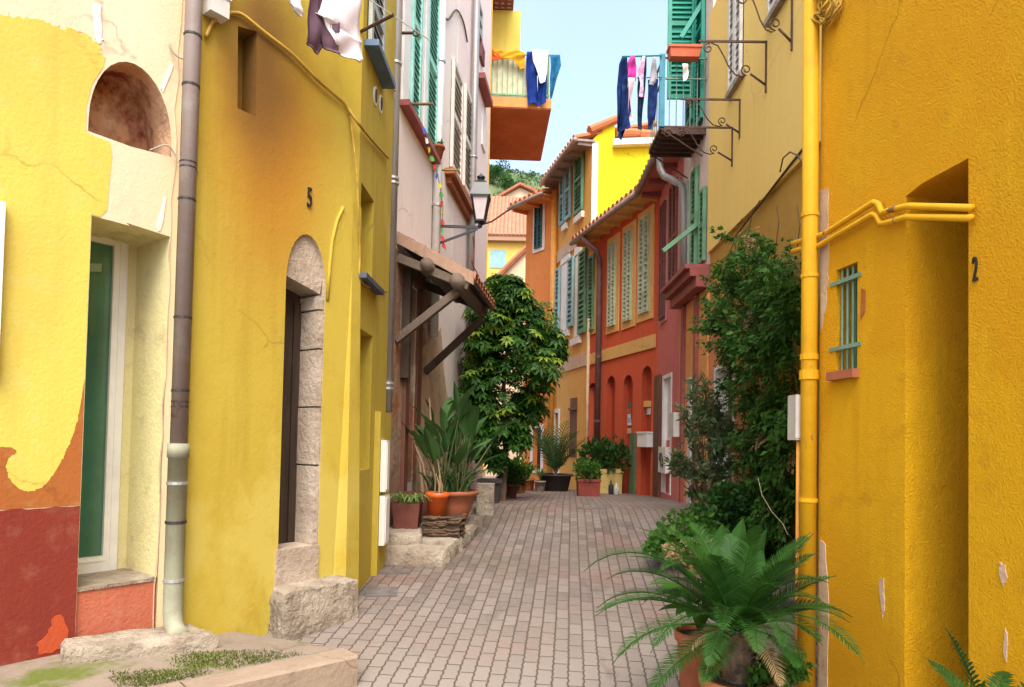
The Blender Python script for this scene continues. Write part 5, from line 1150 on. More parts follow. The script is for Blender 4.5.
# ================================================================== plants
def spray(mb, c, rad, n, L, wd, rr, up=.5, m=0, droop=0, sq=(1, 1, 1), out=.6):
    for _ in range(n):
        d = rnd_dir(rr); k = rr.uniform(.45, 1.0)**.6; p = c + V3(d.x*rad*sq[0], d.y*rad*sq[1], d.z*rad*sq[2])*k
        dd = (d*out + rnd_dir(rr)*.7 + V3(0, 0, up)); mb.leaf(p, dd, rnd_dir(rr)+V3(0, 0, .8), L*rr.uniform(.6, 1.2), wd*rr.uniform(.7, 1.15), m, .2, droop)
def frond(mb, base, az, elev, L, nl, ll, lw, m=0, curve=1.6, rr=R, rachis=.006, vee=.5, start=.12, taper=True, mr=None, twist=0):
    """an arching feather leaf"""
    p = Vector(base); h = V3(math.cos(az), math.sin(az), 0); side = V3(-math.sin(az), math.cos(az), 0); P = [p.copy()]; N = 22; T = []
    for i in range(N):
        e = elev - curve*(i/N)**1.7; d = h*math.cos(e) + V3(0, 0, math.sin(e)) + side*twist*(i/N); d.normalize(); p = p + d*L/N; P.append(p.copy()); T.append(d)
    T.append(T[-1])
    mb.tube(P[::2]+[P[-1]], [rachis*(1-.8*i/12) for i in range(len(P[::2])+1)], 5, m if mr is None else mr)
    for i in range(nl):
        u = start + (1-start)*i/nl; k = u*N; j = min(int(k), N-1); q = P[j].lerp(P[j+1], k-j); d = T[j]; upv = side.cross(d)*-1
        if upv.z < 0: upv = -upv
        f = math.sin(math.pi*min(1, .12+u*.93))**.6 if taper else 1
        for s_ in (-1, 1):
            ld = (d*(.55+.5*u) + side*s_*1.0 + upv*vee*(1-u*.4) + rnd_dir(rr)*.06).normalized()
            l = ll*f*rr.uniform(.9, 1.08); x = ld.cross(upv).normalized()*lw*.5; tip = q+ld*l-V3(0, 0, l*.12)
            mid = q+ld*l*.5
            mb.add([q-x*.7, q+x*.7, mid+x, mid-x, tip], [(0, 1, 2, 3), (3, 2, 4)], m)
def pot(mb, c, r0, r1, h, n=22, rim=.025, m=0):
    mb.lathe(c, [(r0*.95, 0), (r0, .01), (r1*.97, h-rim*1.6), (r1*1.08, h-rim*1.5), (r1*1.10, h), (r1*.95, h), (r1*.92, h-.03)], n, m)
def soil(c, r, par): mb = MB(); mb.lathe(c, [(r, -.005), (r*.99, 0), (r*.5, .008)], 16); return mb.build('soil', SOIL, par)
LV_DK = leafmat('dark glossy leaf', (.02, .07, .012), (.045, .12, .02), .35)
LV_MD = leafmat('mid green leaf', (.04, .125, .016), (.09, .21, .03), .4)
LV_CL = leafmat('climber leaf', (.025, .085, .012), (.075, .19, .03), .4)
LV_YG = leafmat('yellow green young leaf', (.14, .26, .02), (.28, .34, .04), .35)
LV_SC = leafmat('umbrella tree leaf', (.016, .065, .008), (.055, .15, .018), .3)
LV_OL = leafmat('grey green narrow leaf', (.065, .12, .045), (.15, .20, .09), .6)
LV_CY = leafmat('cycad leaflet', (.016, .068, .010), (.045, .13, .02), .4, .25)
LV_PL = leafmat('palm leaflet', (.03, .075, .02), (.07, .13, .04), .45)
LV_ST = leafmat('strelitzia leaf', (.03, .085, .02), (.07, .15, .04), .4, .2)
LV_DRY = leafmat('dry straw leaf', (.35, .24, .10), (.5, .38, .2), .8)
LV_LIGHT = leafmat('pale stripe leaf', (.10, .22, .05), (.35, .42, .16), .4)
STEM = mat('green brown stem', (.10, .11, .04), .7); BARK = mat('grey brown bark', (.16, .11, .075), .9, var=.5, vs=14, bump=.8, bs=40)
TWIG = mat('thin brown twig', (.13, .075, .045), .85)

# ---- stone steps and pots in front of the pink house
def gxy(px, py, dz=0): return atZ(px, py, gpt(px, py).z+dz)
mb = MB()
ZT = lambda y: gz(y)+.135
fA, fB = gpt(384, 566), gpt(444, 566); bB = gpt(481, 528)
fA = V3(PW.P(.06, 0, .02).x, fB.y+.02, 0)
e_ = [V3(fA.x, fA.y, 0), V3(fB.x, fB.y, 0), V3(bB.x, bB.y, 0), V3(PW.P((bB.y-PA[1])/PW.t.y, 0, .02).x, bB.y, 0)]
rr = random.Random(31); N, M = 26, 8; V = []; Fs = []
for i in range(N+1):
    for j in range(M+1):
        u, v = i/N, j/M; L_ = e_[0].lerp(e_[3], u); R_ = e_[1].lerp(e_[2], u); p = L_.lerp(R_, v); ed = (i == 0 or j == M)
        V.append(V3(p.x+rr.uniform(-.008, .008), p.y+rr.uniform(-.008, .008), ZT(p.y)+rr.uniform(-.003, .003)-(.010 if ed else 0)))
for i in range(N):
    for j in range(M): a = i*(M+1)+j; Fs.append((a, a+1, a+M+2, a+M+1))
loop = [j for j in range(M+1)] + [i*(M+1)+M for i in range(1, N+1)]; prev = loop
for l in range(1, 4):
    cur = []
    for k in loop:
        p = V[k]; o = V3(.0, -.02, 0) if k <= M else V3(.02, 0, 0); cur.append(len(V)); V.append(V3(p.x+o.x+rr.uniform(-.014, .014), p.y+o.y+rr.uniform(-.014, .014), ZT(p.y)+(gz(p.y)-.03-ZT(p.y))*l/3))
    for a, b_, c, d in zip(prev, cur, cur[1:], prev[1:]): Fs.append((a, b_, c, d))
    prev = cur
mb.add(V, Fs); tag(mb.build('stone_step', STONE_W, None, 2), 'long low stone ledge in front of the pink house carrying the flower pots', 'stone step')
def ledge(px, py):
    d = ray(px, py); lo, hi = .3, 40
    for _ in range(60):
        m = (lo+hi)/2; p = CAM + d*m
        if p.z > ZT(p.y): lo = m
        else: hi = m
    return CAM + d*lo
zt2 = ledge(400, 545).z+.105
a_ = atZ(386, 533, zt2); b_ = atZ(421, 533, zt2); c_ = atZ(424, 523.5, zt2); d_ = atZ(390, 523, zt2)
rock('stone_block', 'rough grey stone block lying on the ledge left of the bark planter', [a_, b_, c_, d_], zt2, zt2-.13, STONE_W, 'stone block', 12, .016)
# bark / wicker planter
zl_ = ledge(440, 536.5).z; A = atZ(421, 536.5, zl_); B = atZ(461, 536.5, zl_); hh = atY(440, 517, A.y).z
t = thing('bark_planter', 'low dark bark covered planter box under the orange pot', 'planter', ((A.x+B.x)/2, A.y, zl_))
mb = MB(); mb.xbox(A.x+.01, B.x-.01, A.y, A.y+.3, zl_, hh-.01); mb.build('box', DKTIM, t)
BK = plaster('shaggy bark', (.14, .085, .05), (.07, .045, .03), big=6, bump=1, bs=24, dirt=(.25, .17, .1), dirt_amt=.5, dist=.02)
mb = MB(); rr = random.Random(8)
for i in range(26):
    x = rr.uniform(A.x, B.x-.1); z = rr.uniform(zl_+.02, hh); w_ = rr.uniform(.08, .18); mb.tube([(x, A.y-.004, z), (x+w_*.5, A.y-rr.uniform(.01, .03), z+rr.uniform(-.01, .01)), (min(x+w_, B.x), A.y-.004, z+rr.uniform(-.02, .02))], rr.uniform(.008, .016), 6)
for i in range(14):
    y = rr.uniform(A.y, A.y+.2); z = rr.uniform(zl_+.02, hh); mb.tube([(B.x+.0, y, z), (B.x+rr.uniform(.01, .03), y+.06, z), (B.x, y+.12, z)], rr.uniform(.008, .016), 6)
mb.build('bark', BK, t)
BPY = A.y; BPZ = hh
# orange pot on the planter
c = atY(437, 517, BPY+.12); S_ = c.y/680
ct = V3(c.x, c.y, BPZ)
t = thing('potted_plant', 'bright orange plastic pot with bare stems, standing on the bark planter', 'potted plant', tuple(ct), 'pots on the ledge')
hpot = 23*S_; mb = MB(); mb.lathe(ct, [(9.3*S_, 0), (10.8*S_, hpot*.78), (12*S_, hpot*.8), (12*S_, hpot), (11*S_, hpot), (10.6*S_, hpot-.03)], 22); mb.build('pot', TERRO, t, True); soil(ct+V3(0, 0, hpot-.025), 10.4*S_, t)
mb = MB(); rr = random.Random(6)
for i in range(7):
    p = ct+V3(rr.uniform(-.06, .06), rr.uniform(-.06, .06), hpot-.03); q = p+V3(rr.uniform(-.10, .0), rr.uniform(-.05, .05), rr.uniform(.15, .4)); mb.tube([p, p.lerp(q, .5)+V3(.015, 0, 0), q], [.010, .008, .004], 6)
mb.build('stem', mat('dry cane', (.30, .20, .11), .8), t)
# long brown trough behind, tall dry canes leaning
c = atY(438, 500, BPY+.55); zz = ZT(c.y)
t = thing('potted_plant', 'big terracotta urn holding the tall bird of paradise plant', 'potted plant', (atY(452, 500, BPY+.5).x, BPY+.5, zz), 'pots on the ledge')
cu = V3(atY(451, 500, BPY+.5).x, BPY+.5, zz); S_ = cu.y/680
hu = atY(451, 490, cu.y).z - zz
mb = MB(); mb.lathe(cu, [(.13, 0), (.15, .02), (.215, hu*.55), (.245, hu*.86), (.27, hu*.88), (.275, hu*.98), (.25, hu), (.235, hu-.03)], 26); mb.build('pot', TERRA, t, True); soil(cu+V3(0, 0, hu-.02), .235, t)
mbs = MB(); mbl = MB(); rr = random.Random(15)
for i in range(50):
    az = rr.uniform(0, 2*math.pi); tl = rr.uniform(.02, .55)*(.6 if i < 14 else 1); H_ = rr.uniform(.25, .75) if i > 9 else rr.uniform(.7, .98)
    b0 = cu+V3(rr.uniform(-.15, .15), rr.uniform(-.15, .15), hu-.03); tip = b0+V3(math.cos(az)*tl*H_, math.sin(az)*tl*H_, H_*.8); mid = b0.lerp(tip, .5)+V3(0, 0, .04)
    mbs.tube([b0, mid, tip], [.010, .008, .006], 5)
    d = (tip-mid).normalized(); L_ = rr.uniform(.26, .42); e = V3(math.cos(az), math.sin(az), 0)*rr.uniform(.0, .5)
    P = [tip + (d + e*(k/6)**1.5)*L_*k/6 - V3(0, 0, .10*L_*(k/6)**2) for k in range(7)]; w0 = rr.uniform(.035, .065)
    mbl.strap(P, [w0*x for x in (.15, .7, 1, 1, .85, .5, .02)], V3(-math.sin(az)+rr.uniform(-.4, .4), math.cos(az)+rr.uniform(-.4, .4), 0))
for i in range(60):
    az = rr.uniform(0, 2*math.pi); b0 = cu+V3(rr.uniform(-.2, .2), rr.uniform(-.2, .2), hu); L_ = rr.uniform(.25, .6); o = V3(math.cos(az), math.sin(az), 0)
    mbl.strap([b0 + o*L_*.8*(k/5)**1.2 + V3(0, 0, L_*(k/5)*(1.1-.75*(k/5))) for k in range(6)], [.012, .014, .013, .010, .006, .001], V3(-o.y, o.x, 0))
mbs.build('stem', STEM, t); mbl.build('foliage', LV_ST, t)
mb = MB(); rr = random.Random(4)
for i in range(3): p = cu+V3(-.2-rr.uniform(0, .1), rr.uniform(-.1, .1), hu*.9); q = p+V3(rr.uniform(-.25, -.02), .05, rr.uniform(.4, 1.1)); mb.tube([p, p.lerp(q, .5)+V3(.02, 0, .03), q], [.016, .012, .007], 7)
mb.build('dry_trunk', mat('dry pale trunk', (.33, .22, .14), .9, bump=.6), t)
# trough behind the pots
p, q = atY(404, 492, BPY+.42), atY(432, 492, BPY+.42); z0_ = ZT(BPY+.5)
mb = MB(); mb.hexa([(p.x+.01, BPY+.34, z0_), (q.x-.01, BPY+.34, z0_), (q.x-.01, BPY+.5, z0_), (p.x+.01, BPY+.5, z0_), (p.x-.02, BPY+.32, p.z-.05), (q.x+.02, BPY+.32, p.z-.05), (q.x+.02, BPY+.53, p.z-.05), (p.x-.02, BPY+.53, p.z-.05)]); mb.xbox(p.x-.035, q.x+.035, BPY+.305, BPY+.545, p.z-.05, p.z)
tag(mb.build('trough', TERRD), 'brown terracotta trough against the weathered wall behind the pots', 'planter')
# spider plant box
p, q = atY(391, 522, 6.3), atY(419, 522, 6.3); zb_ = zt2-.005; ht_ = atY(400, 503, 6.35).z
t = thing('potted_plant', 'small dark red box with a striped spider plant, on the rough stone block', 'potted plant', ((p.x+q.x)/2, 6.4, zb_), 'pots on the ledge')
mb = MB(); mb.hexa([(p.x+.02, 6.34, zb_), (q.x-.02, 6.34, zb_), (q.x-.02, 6.52, zb_), (p.x+.02, 6.52, zb_), (p.x, 6.32, ht_), (q.x, 6.32, ht_), (q.x, 6.55, ht_), (p.x, 6.55, ht_)]); mb.build('box', TERRD, t)
mb = MB(); rr = random.Random(41)
for i in range(75):
    az = rr.uniform(0, 2*math.pi); b0 = V3(rr.uniform(p.x+.03, q.x-.03), 6.43+rr.uniform(-.06, .06), ht_-.01); L_ = rr.uniform(.1, .24); o = V3(math.cos(az), math.sin(az), 0)
    mb.strap([b0 + o*L_*.9*(k/5)**1.1 + V3(0, 0, L_*(k/5)*(1.5-1.35*(k/5))) for k in range(6)], [.006, .008, .008, .006, .004, .001], V3(-o.y, o.x, 0))
mb.build('foliage', LV_LIGHT, t)
# white stone at the end of the ledge
p = gpt(484, 520); q = gpt(494, 512)
mb = MB(); z1 = atY(484, 484, p.y+.3).z; mb.xbox(p.x-.10, p.x+.10, p.y+.25, p.y+.5, gz(p.y)-.05, z1); o = mb.build('stone_post', STONE_W); tag(o, 'pale stone bollard block at the far end of the ledge by the tree', 'stone block')

# ---- umbrella tree
tb = gpt(501, 500); TY = 9.6
tc = V3(atY(503, 480, TY).x, TY, gz(TY))
t = thing('umbrella_tree', 'leafy umbrella tree with yellow green tips at the corner of the pink house', 'tree', tuple(tc))
mb = MB(); rr = random.Random(77)
blobs = [(505, 300, 26), (530, 322, 26), (487, 318, 22), (550, 340, 17), (512, 345, 34), (483, 362, 24), (540, 368, 24), (505, 392, 32), (528, 405, 20), (480, 410, 22), (500, 430, 26), (518, 436, 14), (482, 440, 18), (498, 458, 10), (495, 330, 30), (522, 300, 14), (557, 350, 10), (497, 288, 14), (512, 284, 10), (480, 340, 16), (478, 385, 20)]
top = [tc, tc+V3(.03, .02, .8), tc+V3(-.02, 0, 1.6), tc+V3(.03, 0, 2.3)]; mb.tube(top, [.05, .04, .03, .015], 8)
cent = []
for px, py, r_ in blobs:
    for k in range(2):
        Y = TY + rr.uniform(-.35, .4); c = atY(px, py, Y); cent.append((c, r_/680*Y)); 
    mb.tube([top[1].lerp(top[3], max(0, min(1, (c.z-tc.z-.7)/1.9))), (top[2].lerp(c, .5))+V3(0, 0, .05), c], [.02, .012, .006], 5)
mb.build('trunk', BARK, t)
mbd = MB(); mby = MB()
for i in range(2800):
    c, r_ = rr.choice(cent); d = rnd_dir(rr); k = rr.uniform(.5, 1.02)
    p = c + d*r_*k; ax = (d*.7 + V3(0, -.15, .9) + rnd_dir(rr)*.35).normalized(); x = ax.orthogonal().normalized(); y = ax.cross(x)
    young = (d.z > -.1 and k > .72 and rr.random() < .34 and p.z > tc.z+1.2); L_ = rr.uniform(.08, .135); n_ = rr.choice((6, 7, 8)); m_ = mby if young else mbd; a0 = rr.uniform(0, 6)
    for j in range(n_):
        a = a0+2*math.pi*j/n_; r__ = (x*math.cos(a)+y*math.sin(a)); m_.leaf(p+r__*.012, r__ + ax*-.12, ax, L_*rr.uniform(.85, 1.1), L_*.42, 0, .12, .18)
mbd.build('crown', LV_SC, t); mby.build('young_leaves', LV_YG, t)
# dark planter, pots and saplings at the tree's foot
p, q = gpt(478, 503), gpt(501, 501); mb = MB(); zt_ = atY(490, 480, p.y).z
mb.hexa([(p.x+.02, p.y, gz(p.y)-.02), (q.x-.02, p.y, gz(p.y)-.02), (q.x-.02, p.y+.4, gz(p.y)-.02), (p.x+.02, p.y+.4, gz(p.y)-.02), (p.x, p.y-.03, zt_), (q.x, p.y-.03, zt_), (q.x, p.y+.43, zt_), (p.x, p.y+.43, zt_)]); mb.xbox(p.x-.02, q.x+.02, p.y-.05, p.y-.02, zt_-.04, zt_+.01)
tag(mb.build('planter_box', mat('near black planter', (.035, .03, .028), .7)), 'near black planter box at the foot of the umbrella tree', 'planter')
def potted(name, label, px, py, w_px, h_px, Y, m, kind, seed, lm, group=None, size=.3, box=False, cat='potted plant'):
    c = V3(atY(px, py, Y).x, Y, gz(Y)); S_ = Y/680; rr = random.Random(seed); h = h_px*S_; r_ = w_px*S_/2
    t = thing(name, label, cat, tuple(c), group); mb = MB()
    if box:
        mb.hexa([(c.x-r_*.94, Y-r_*.9, c.z), (c.x+r_*.94, Y-r_*.9, c.z), (c.x+r_*.94, Y+r_*.9, c.z), (c.x-r_*.94, Y+r_*.9, c.z), (c.x-r_, Y-r_, c.z+h), (c.x+r_, Y-r_, c.z+h), (c.x+r_, Y+r_, c.z+h), (c.x-r_, Y+r_, c.z+h)])
        mb.xbox(c.x-r_-.012, c.x+r_+.012, Y-r_-.012, Y+r_+.012, c.z+h*.86, c.z+h+.004)
    else: pot(mb, c, r_*.72, r_*.92, h)
    mb.build('pot', m, t, not box); top = c+V3(0, 0, h-.01)
    mb = MB(); st = MB()
    if kind == 'bush':
        for k in range(12):
            d = V3(rr.uniform(-1, 1), rr.uniform(-1, 1), rr.uniform(.3, 1.3)).normalized()*size*rr.uniform(.5, 1); st.tube([top, top+d*.5+V3(0, 0, .03), top+d], [.008, .006, .003], 5); spray(mb, top+d*.85, size*.42, 55, size*.26, size*.12, rr)
    elif kind == 'palm':
        for k in range(16): az = rr.uniform(0, 6.28); frond(mb, top, az, rr.uniform(1.0, 1.5), size*rr.uniform(.75, 1.25), 17, size*.34, size*.016, curve=rr.uniform(.4, 1.3), rr=rr, rachis=.012, vee=.2)
        st.tube([top-V3(0, 0, .05), top+V3(0, 0, .1)], [.04, .02], 6)
    elif kind == 'strap':
        for k in range(50):
            az = rr.uniform(0, 6.28); o = V3(math.cos(az), math.sin(az), 0); L_ = size*rr.uniform(.6, 1.1); mb.strap([top + o*L_*.6*(j/5)**1.3 + V3(0, 0, L_*(j/5)*(1.3-.7*(j/5))) for j in range(6)], [.02*size*3*x for x in (.3, .4, .45, .4, .25, .02)], V3(-o.y, o.x, 0))
        st.tube([top-V3(0, 0, .04), top], .02, 6)
    st.build('stem', TWIG, t); mb.build('foliage', lm, t); return t
GP = 'potted plants at the end of the lane'
potted('potted_plant', 'palm in a dark pot in front of the tangerine house', 555, 487, 36, 17, 14.2, mat('charcoal pot', (.045, .035, .035), .7), 'palm', 1, LV_PL, GP, 1.15)
potted('potted_plant', 'low green plant in a square brick red planter standing out in the lane', 588, 494, 22, 17, 11.9, mat('brick red planter', (.24, .045, .03), .7), 'bush', 2, LV_MD, GP, .33, True)
potted('potted_plant', 'dark bush in a pale yellow box planter against the vermilion arches', 608, 488, 25, 24, 13.6, plaster('pale yellow planter', (.62, .46, .16), bump=.3), 'bush', 3, LV_DK, GP, .62, True)
potted('potted_plant', 'small terracotta pot of strap leaves left of the palm', 528, 488, 14, 12, 14.0, TERRA, 'strap', 4, LV_MD, GP, .5)
potted('potted_plant', 'round terracotta pot with a leafy bush beside the umbrella tree', 519, 488, 16, 13, 12.6, TERRA, 'bush', 5, LV_MD, GP, .4)
potted('potted_plant', 'cream pot with upright leaves between the palm and the terracotta pots', 540, 488, 12, 11, 13.6, STONE_W, 'strap', 6, LV_LIGHT, GP, .42)
potted('potted_plant', 'grey brown tub with low leaves at the right foot of the umbrella tree', 511, 494, 15, 14, 10.6, TERRD, 'bush', 7, LV_DK, GP, .32)
for i, (px, h, m, lab) in enumerate(((611, .26, mat('dark bottle', (.03, .03, .035), .2), 'dark bottle standing by the pale yellow box planter'), (616.5, .22, mat('pale bottle', (.5, .5, .45), .3), 'pale bottle standing by the pale yellow box planter'))):
    c = V3(atY(px, 489, 12.9).x, 12.9, gz(12.9)); mb = MB(); mb.lathe(c, [(.045, 0), (.05, .01), (.05, h*.6), (.018, h*.8), (.018, h)], 12); tag(mb.build('bottle', m, None, True), lab, 'bottle', 'bottles by the box planter')

# ---- climber over the straw house wall
def inblob(rr, bl): return rr.choice(bl)
t = thing('climber', 'dense dark green climber covering the lower wall of the straw house', 'climbing plant', tuple(TW.P(sx(TW, 765), gz(7), .1)))
cb = [(748, 262, 22), (770, 258, 24), (788, 275, 18), (735, 285, 22), (760, 292, 30), (785, 300, 22), (722, 305, 16), (745, 320, 26), (775, 330, 28), (755, 350, 26), (785, 352, 20), (770, 375, 26), (748, 380, 18), (785, 395, 20), (765, 410, 26), (752, 430, 22), (780, 435, 22), (765, 460, 26), (788, 465, 16), (752, 480, 24), (775, 495, 26), (790, 500, 14), (755, 510, 26), (770, 525, 24), (742, 345, 12), (718, 322, 9), (795, 320, 10), (793, 420, 10)]
mbl = MB(); mbt = MB(); mby = MB(); mbz = MB(); rr = random.Random(51)
for q in range(430):
    px, py, r_ = rr.choice(cb); a = rr.uniform(0, 6.283); k = math.sqrt(rr.random())*1.12
    x, y = px+r_*k*math.cos(a), py+r_*k*math.sin(a); o = rr.uniform(.05, .5 if y < 380 else .36); L_ = rr.uniform(.10, .30)
    s, z = TW.hit(x, y, o); p0 = TW.P(s, z, o); d = (TW.n*rr.uniform(.1, 1) + TW.t*rr.uniform(-.9, .9) + V3(0, 0, rr.uniform(-1.2, .7))).normalized()
    mbt.tube([p0, p0+d*L_*.6, p0+d*L_-V3(0, 0, .03)], [.004, .003, .0015], 4); big = rr.uniform(.7, 1.25)
    q_ = rr.random(); tgt = mbl if q_ < .72 else (mby if q_ < .965 else mbz)
    for i in range(44):
        p = p0+d*L_*rr.uniform(-.1, 1.05)+rnd_dir(rr)*rr.uniform(.0, .075)
        tgt.leaf(p, d*.5+TW.n*rr.uniform(0, .8) + V3(0, 0, rr.uniform(-.9, .2)) + rnd_dir(rr)*.8, TW.n + V3(0, 0, .8) + rnd_dir(rr)*.5, rr.uniform(.045, .075)*big, rr.uniform(.03, .046)*big, 0, .15, .12)
for i in range(12):
    x = rr.uniform(745, 790); P = []; o = rr.uniform(.03, .2)
    for y in range(540, 250, -30): x += rr.uniform(-7, 7); P.append(TW.P(*TW.hit(x, y, o), o))
    mbt.tube(P, [.008*(1-.6*j/len(P)) for j in range(len(P))], 5)
for pts in (((726, 262), (735, 240), (748, 228), (757, 236)), ((745, 250), (752, 214), (760, 200)), ((775, 255), (779, 222), (777, 206)), ((797, 250), (800, 225), (797, 205)), ((733, 268), (738, 225), (742, 219))): mbt.tube([TW.P(*TW.hit(x, y, .2), .2) for x, y in pts], .005, 5)
for i in range(26):
    x, y = rr.uniform(705, 745), rr.uniform(285, 335); o = rr.uniform(.25, .5); P = [TW.P(*TW.hit(x+20, y-6, o), o), TW.P(*TW.hit(x, y, o), o)]; mbt.tube(P, .003, 4)
    for k in range(5): mbl.leaf(P[0].lerp(P[1], k/4), rnd_dir(rr)+V3(0, 0, -.2), V3(0, 0, 1), .06, .025)
mbt.build('stem', TWIG, t); mbl.build('foliage', LV_CL, t); mby.build('young_leaves', LV_MD, t); mbz.build('dry_leaves', LV_DRY, t)
mb = MB(); P = [TW.P(*TW.hit(x, y, .55), .55) for x, y in ((758, 478), (762, 495), (772, 512), (783, 524), (788, 535))]; mb.tube(P, .003, 5); tag(mb.build('cane', mat('pale cane', (.5, .42, .25), .7), None, True), 'thin pale cane leaning out of the foot of the climber', 'cane')

# ---- oleander shrub
ob = V3(atY(712, 520, 7.2).x, 7.2, gz(7.2))
t = thing('oleander', 'airy grey green oleander shrub in front of the orange ground floor, beside the climber', 'shrub', tuple(ob))
mbl = MB(); mbt = MB(); rr = random.Random(61)
tips = [(692, 388), (705, 380), (716, 392), (684, 408), (700, 402), (720, 408), (712, 420), (690, 425), (676, 452), (684, 462), (697, 448), (712, 445), (722, 440), (728, 420), (670, 462), (690, 470), (702, 468), (716, 468), (728, 462), (700, 490), (715, 490), (728, 488), (690, 492), (708, 400), (694, 378), (718, 430), (735, 505), (722, 505), (706, 505)]
for px, py in tips:
    Y = 7.2+rr.uniform(-.35, .4); c = atY(px, py, Y); mid = ob.lerp(c, .55)+V3(0, 0, .12); mbt.tube([ob+V3(rr.uniform(-.05, .05), rr.uniform(-.05, .05), 0), mid, c], [.008, .005, .002], 5)
    for k in range(120):
        u = rr.uniform(.3, 1); p = mid.lerp(c, u)+rnd_dir(rr)*rr.uniform(0, .07); mbl.leaf(p, rnd_dir(rr)+V3(0, 0, .35), rnd_dir(rr), rr.uniform(.06, .11), .024, 0, .15)
mbt.build('stem', TWIG, t); mbl.build('foliage', LV_OL, t)
# dense low shrubs under it, then the nearest trailing one
def mass(name, label, cat, blobs, Y, n, L, W_, lm, seed, spread=.25, dry=None, group=None):
    rr = random.Random(seed); base = V3(atY(blobs[0][0], blobs[0][1], Y).x, Y, gz(Y)); t = thing(name, label, cat, tuple(base), group); mb = MB(); st = MB(); dr = MB()
    for px, py, r_ in blobs: c = atY(px, py, Y); st.tube([V3(base.x*.4+c.x*.6, Y, gz(Y)), base.lerp(c, .6)+V3(0, 0, .05), c], [.010, .007, .003], 5)
    for i in range(n):
        px, py, r_ = rr.choice(blobs); a = rr.uniform(0, 6.283); k = math.sqrt(rr.random())*1.05; c = atY(px+r_*k*math.cos(a), py+r_*k*math.sin(a), Y+rr.uniform(-spread, spread))
        if c.z < gz(c.y)+.02: c.z = gz(c.y)+rr.uniform(.02, .08)
        tgt = dr if dry and rr.random() < dry else mb
        tgt.leaf(c, rnd_dir(rr)+V3(0, -.2, .25), rnd_dir(rr)+V3(0, 0, 1), L*rr.uniform(.6, 1.2), W_*rr.uniform(.7, 1.2), 0, .15, .15)
    st.build('stem', TWIG, t); mb.build('foliage', lm, t)
    if dr.v: dr.build('dry_leaves', LV_DRY, t)
    return t
mass('shrub', 'dark rounded shrub at the foot of the climber behind the cycad', 'shrub', [(715, 515, 24), (735, 520, 24), (755, 530, 22), (700, 522, 16), (745, 508, 18), (772, 535, 20), (725, 500, 16)], 6.3, 1700, .085, .04, LV_DK, 5)
mass('shrub', 'bright leafed low plant spreading over the paving left of the climber', 'shrub', [(682, 528, 18), (668, 538, 14), (700, 532, 18), (715, 545, 18), (690, 545, 14), (655, 546, 8)], 5.9, 900, .075, .045, LV_MD, 6, .22)
mass('shrub', 'dry straw coloured trailing plant behind the cycad', 'shrub', [(688, 552, 14), (705, 556, 16), (722, 556, 16), (672, 552, 9), (700, 566, 12)], 5.2, 650, .06, .025, LV_MD, 7, .2, .6)

# ---- cycad in its pots
cy = 3.05; cb_ = V3(atY(737, 640, cy).x, cy, gz(cy))
t = thing('cycad', 'cycad with arching feather leaves in a terracotta pot beside the yellow downpipe', 'potted plant', tuple(cb_))
hp = atY(745, 677, cy).z-cb_.z; mb = MB(); pot(mb, cb_, .115, .15, hp, 26, .03); mb.build('pot', mat('weathered orange clay', (.50, .19, .07), .8, var=.35, vs=6, bump=.3), t, True); soil(cb_+V3(0, 0, hp-.02), .14, t)
mb = MB(); tc_ = cb_+V3(0, 0, hp-.02); rr = random.Random(3)
hd = V3(cb_.x, cy, atY(745, 630, cy).z); mb.tube([tc_, tc_.lerp(hd, .6), hd], [.06, .075, .05], 10)
for i in range(60): a = rr.uniform(0, 6.28); z = rr.random(); p = tc_.lerp(hd, z)+V3(math.cos(a)*.065, math.sin(a)*.065, 0); mb.leaf(p, V3(math.cos(a), math.sin(a), .9), V3(0, 0, 1), .05, .03)
mb.build('trunk', BARK, t)
mbf = MB(); mbd_ = MB()
spec = []
for i in range(27):
    az = 2*math.pi*i/27*1.0 + (i % 3)*.35 + rr.uniform(-.2, .2); ring = i % 3
    spec.append((az, (.55, 1.0, 1.3)[ring]+rr.uniform(-.15, .15), rr.uniform(.5, .68) if ring != 2 else rr.uniform(.42, .55), (1.2, 1.4, .9)[ring]+rr.uniform(-.3, .4)))
spec += [(math.pi*.98, 1.0, .78, 1.9), (math.pi*1.05, .55, .66, 1.2), (math.pi*1.1, .25, .62, 1.1), (math.pi*.9, .8, .62, 1.5), (.15, 1.0, .62, .7), (.05, .7, .60, .5), (-.2, .5, .52, .6), (math.pi*1.2, -.1, .55, .8), (math.pi*1.35, .1, .5, .9), (1.9, 1.2, .55, .8), (2.6, 1.1, .6, 1.0), (-1.2, .3, .5, 1.3), (-1.7, .6, .5, 1.6), (-2.0, .5, .55, 1.7), (-1.45, .75, .55, 1.9), (-2.4, .55, .6, 1.6), (-.9, .6, .5, 1.5), (.1, 1.15, .66, .55), (.3, 1.0, .7, .5)]
for az, el, L_, cv in spec:
  if math.cos(az) > .35: L_ *= .78
  frond(mbf, hd+V3(math.cos(az)*.03, math.sin(az)*.03, .0), az, el, L_*1.05, 64, .105, .0056, 0, cv, rr, .0055, .42, .10, twist=rr.uniform(-.25, .25))
mbf.build('foliage', LV_CY, t)
for az in (math.pi*1.15, -1.4, .3): frond(mbd_, hd, az, .1, .42, 34, .08, .006, 0, 1.4, rr, .005, .3)
mbd_.build('dry_frond', LV_DRY, t)
c2 = V3(atY(700, 650, 3.42).x, 3.42, gz(3.42)); t = thing('potted_plant', 'broad leaved plant in the terracotta pot half hidden behind the cycad', 'potted plant', tuple(c2))
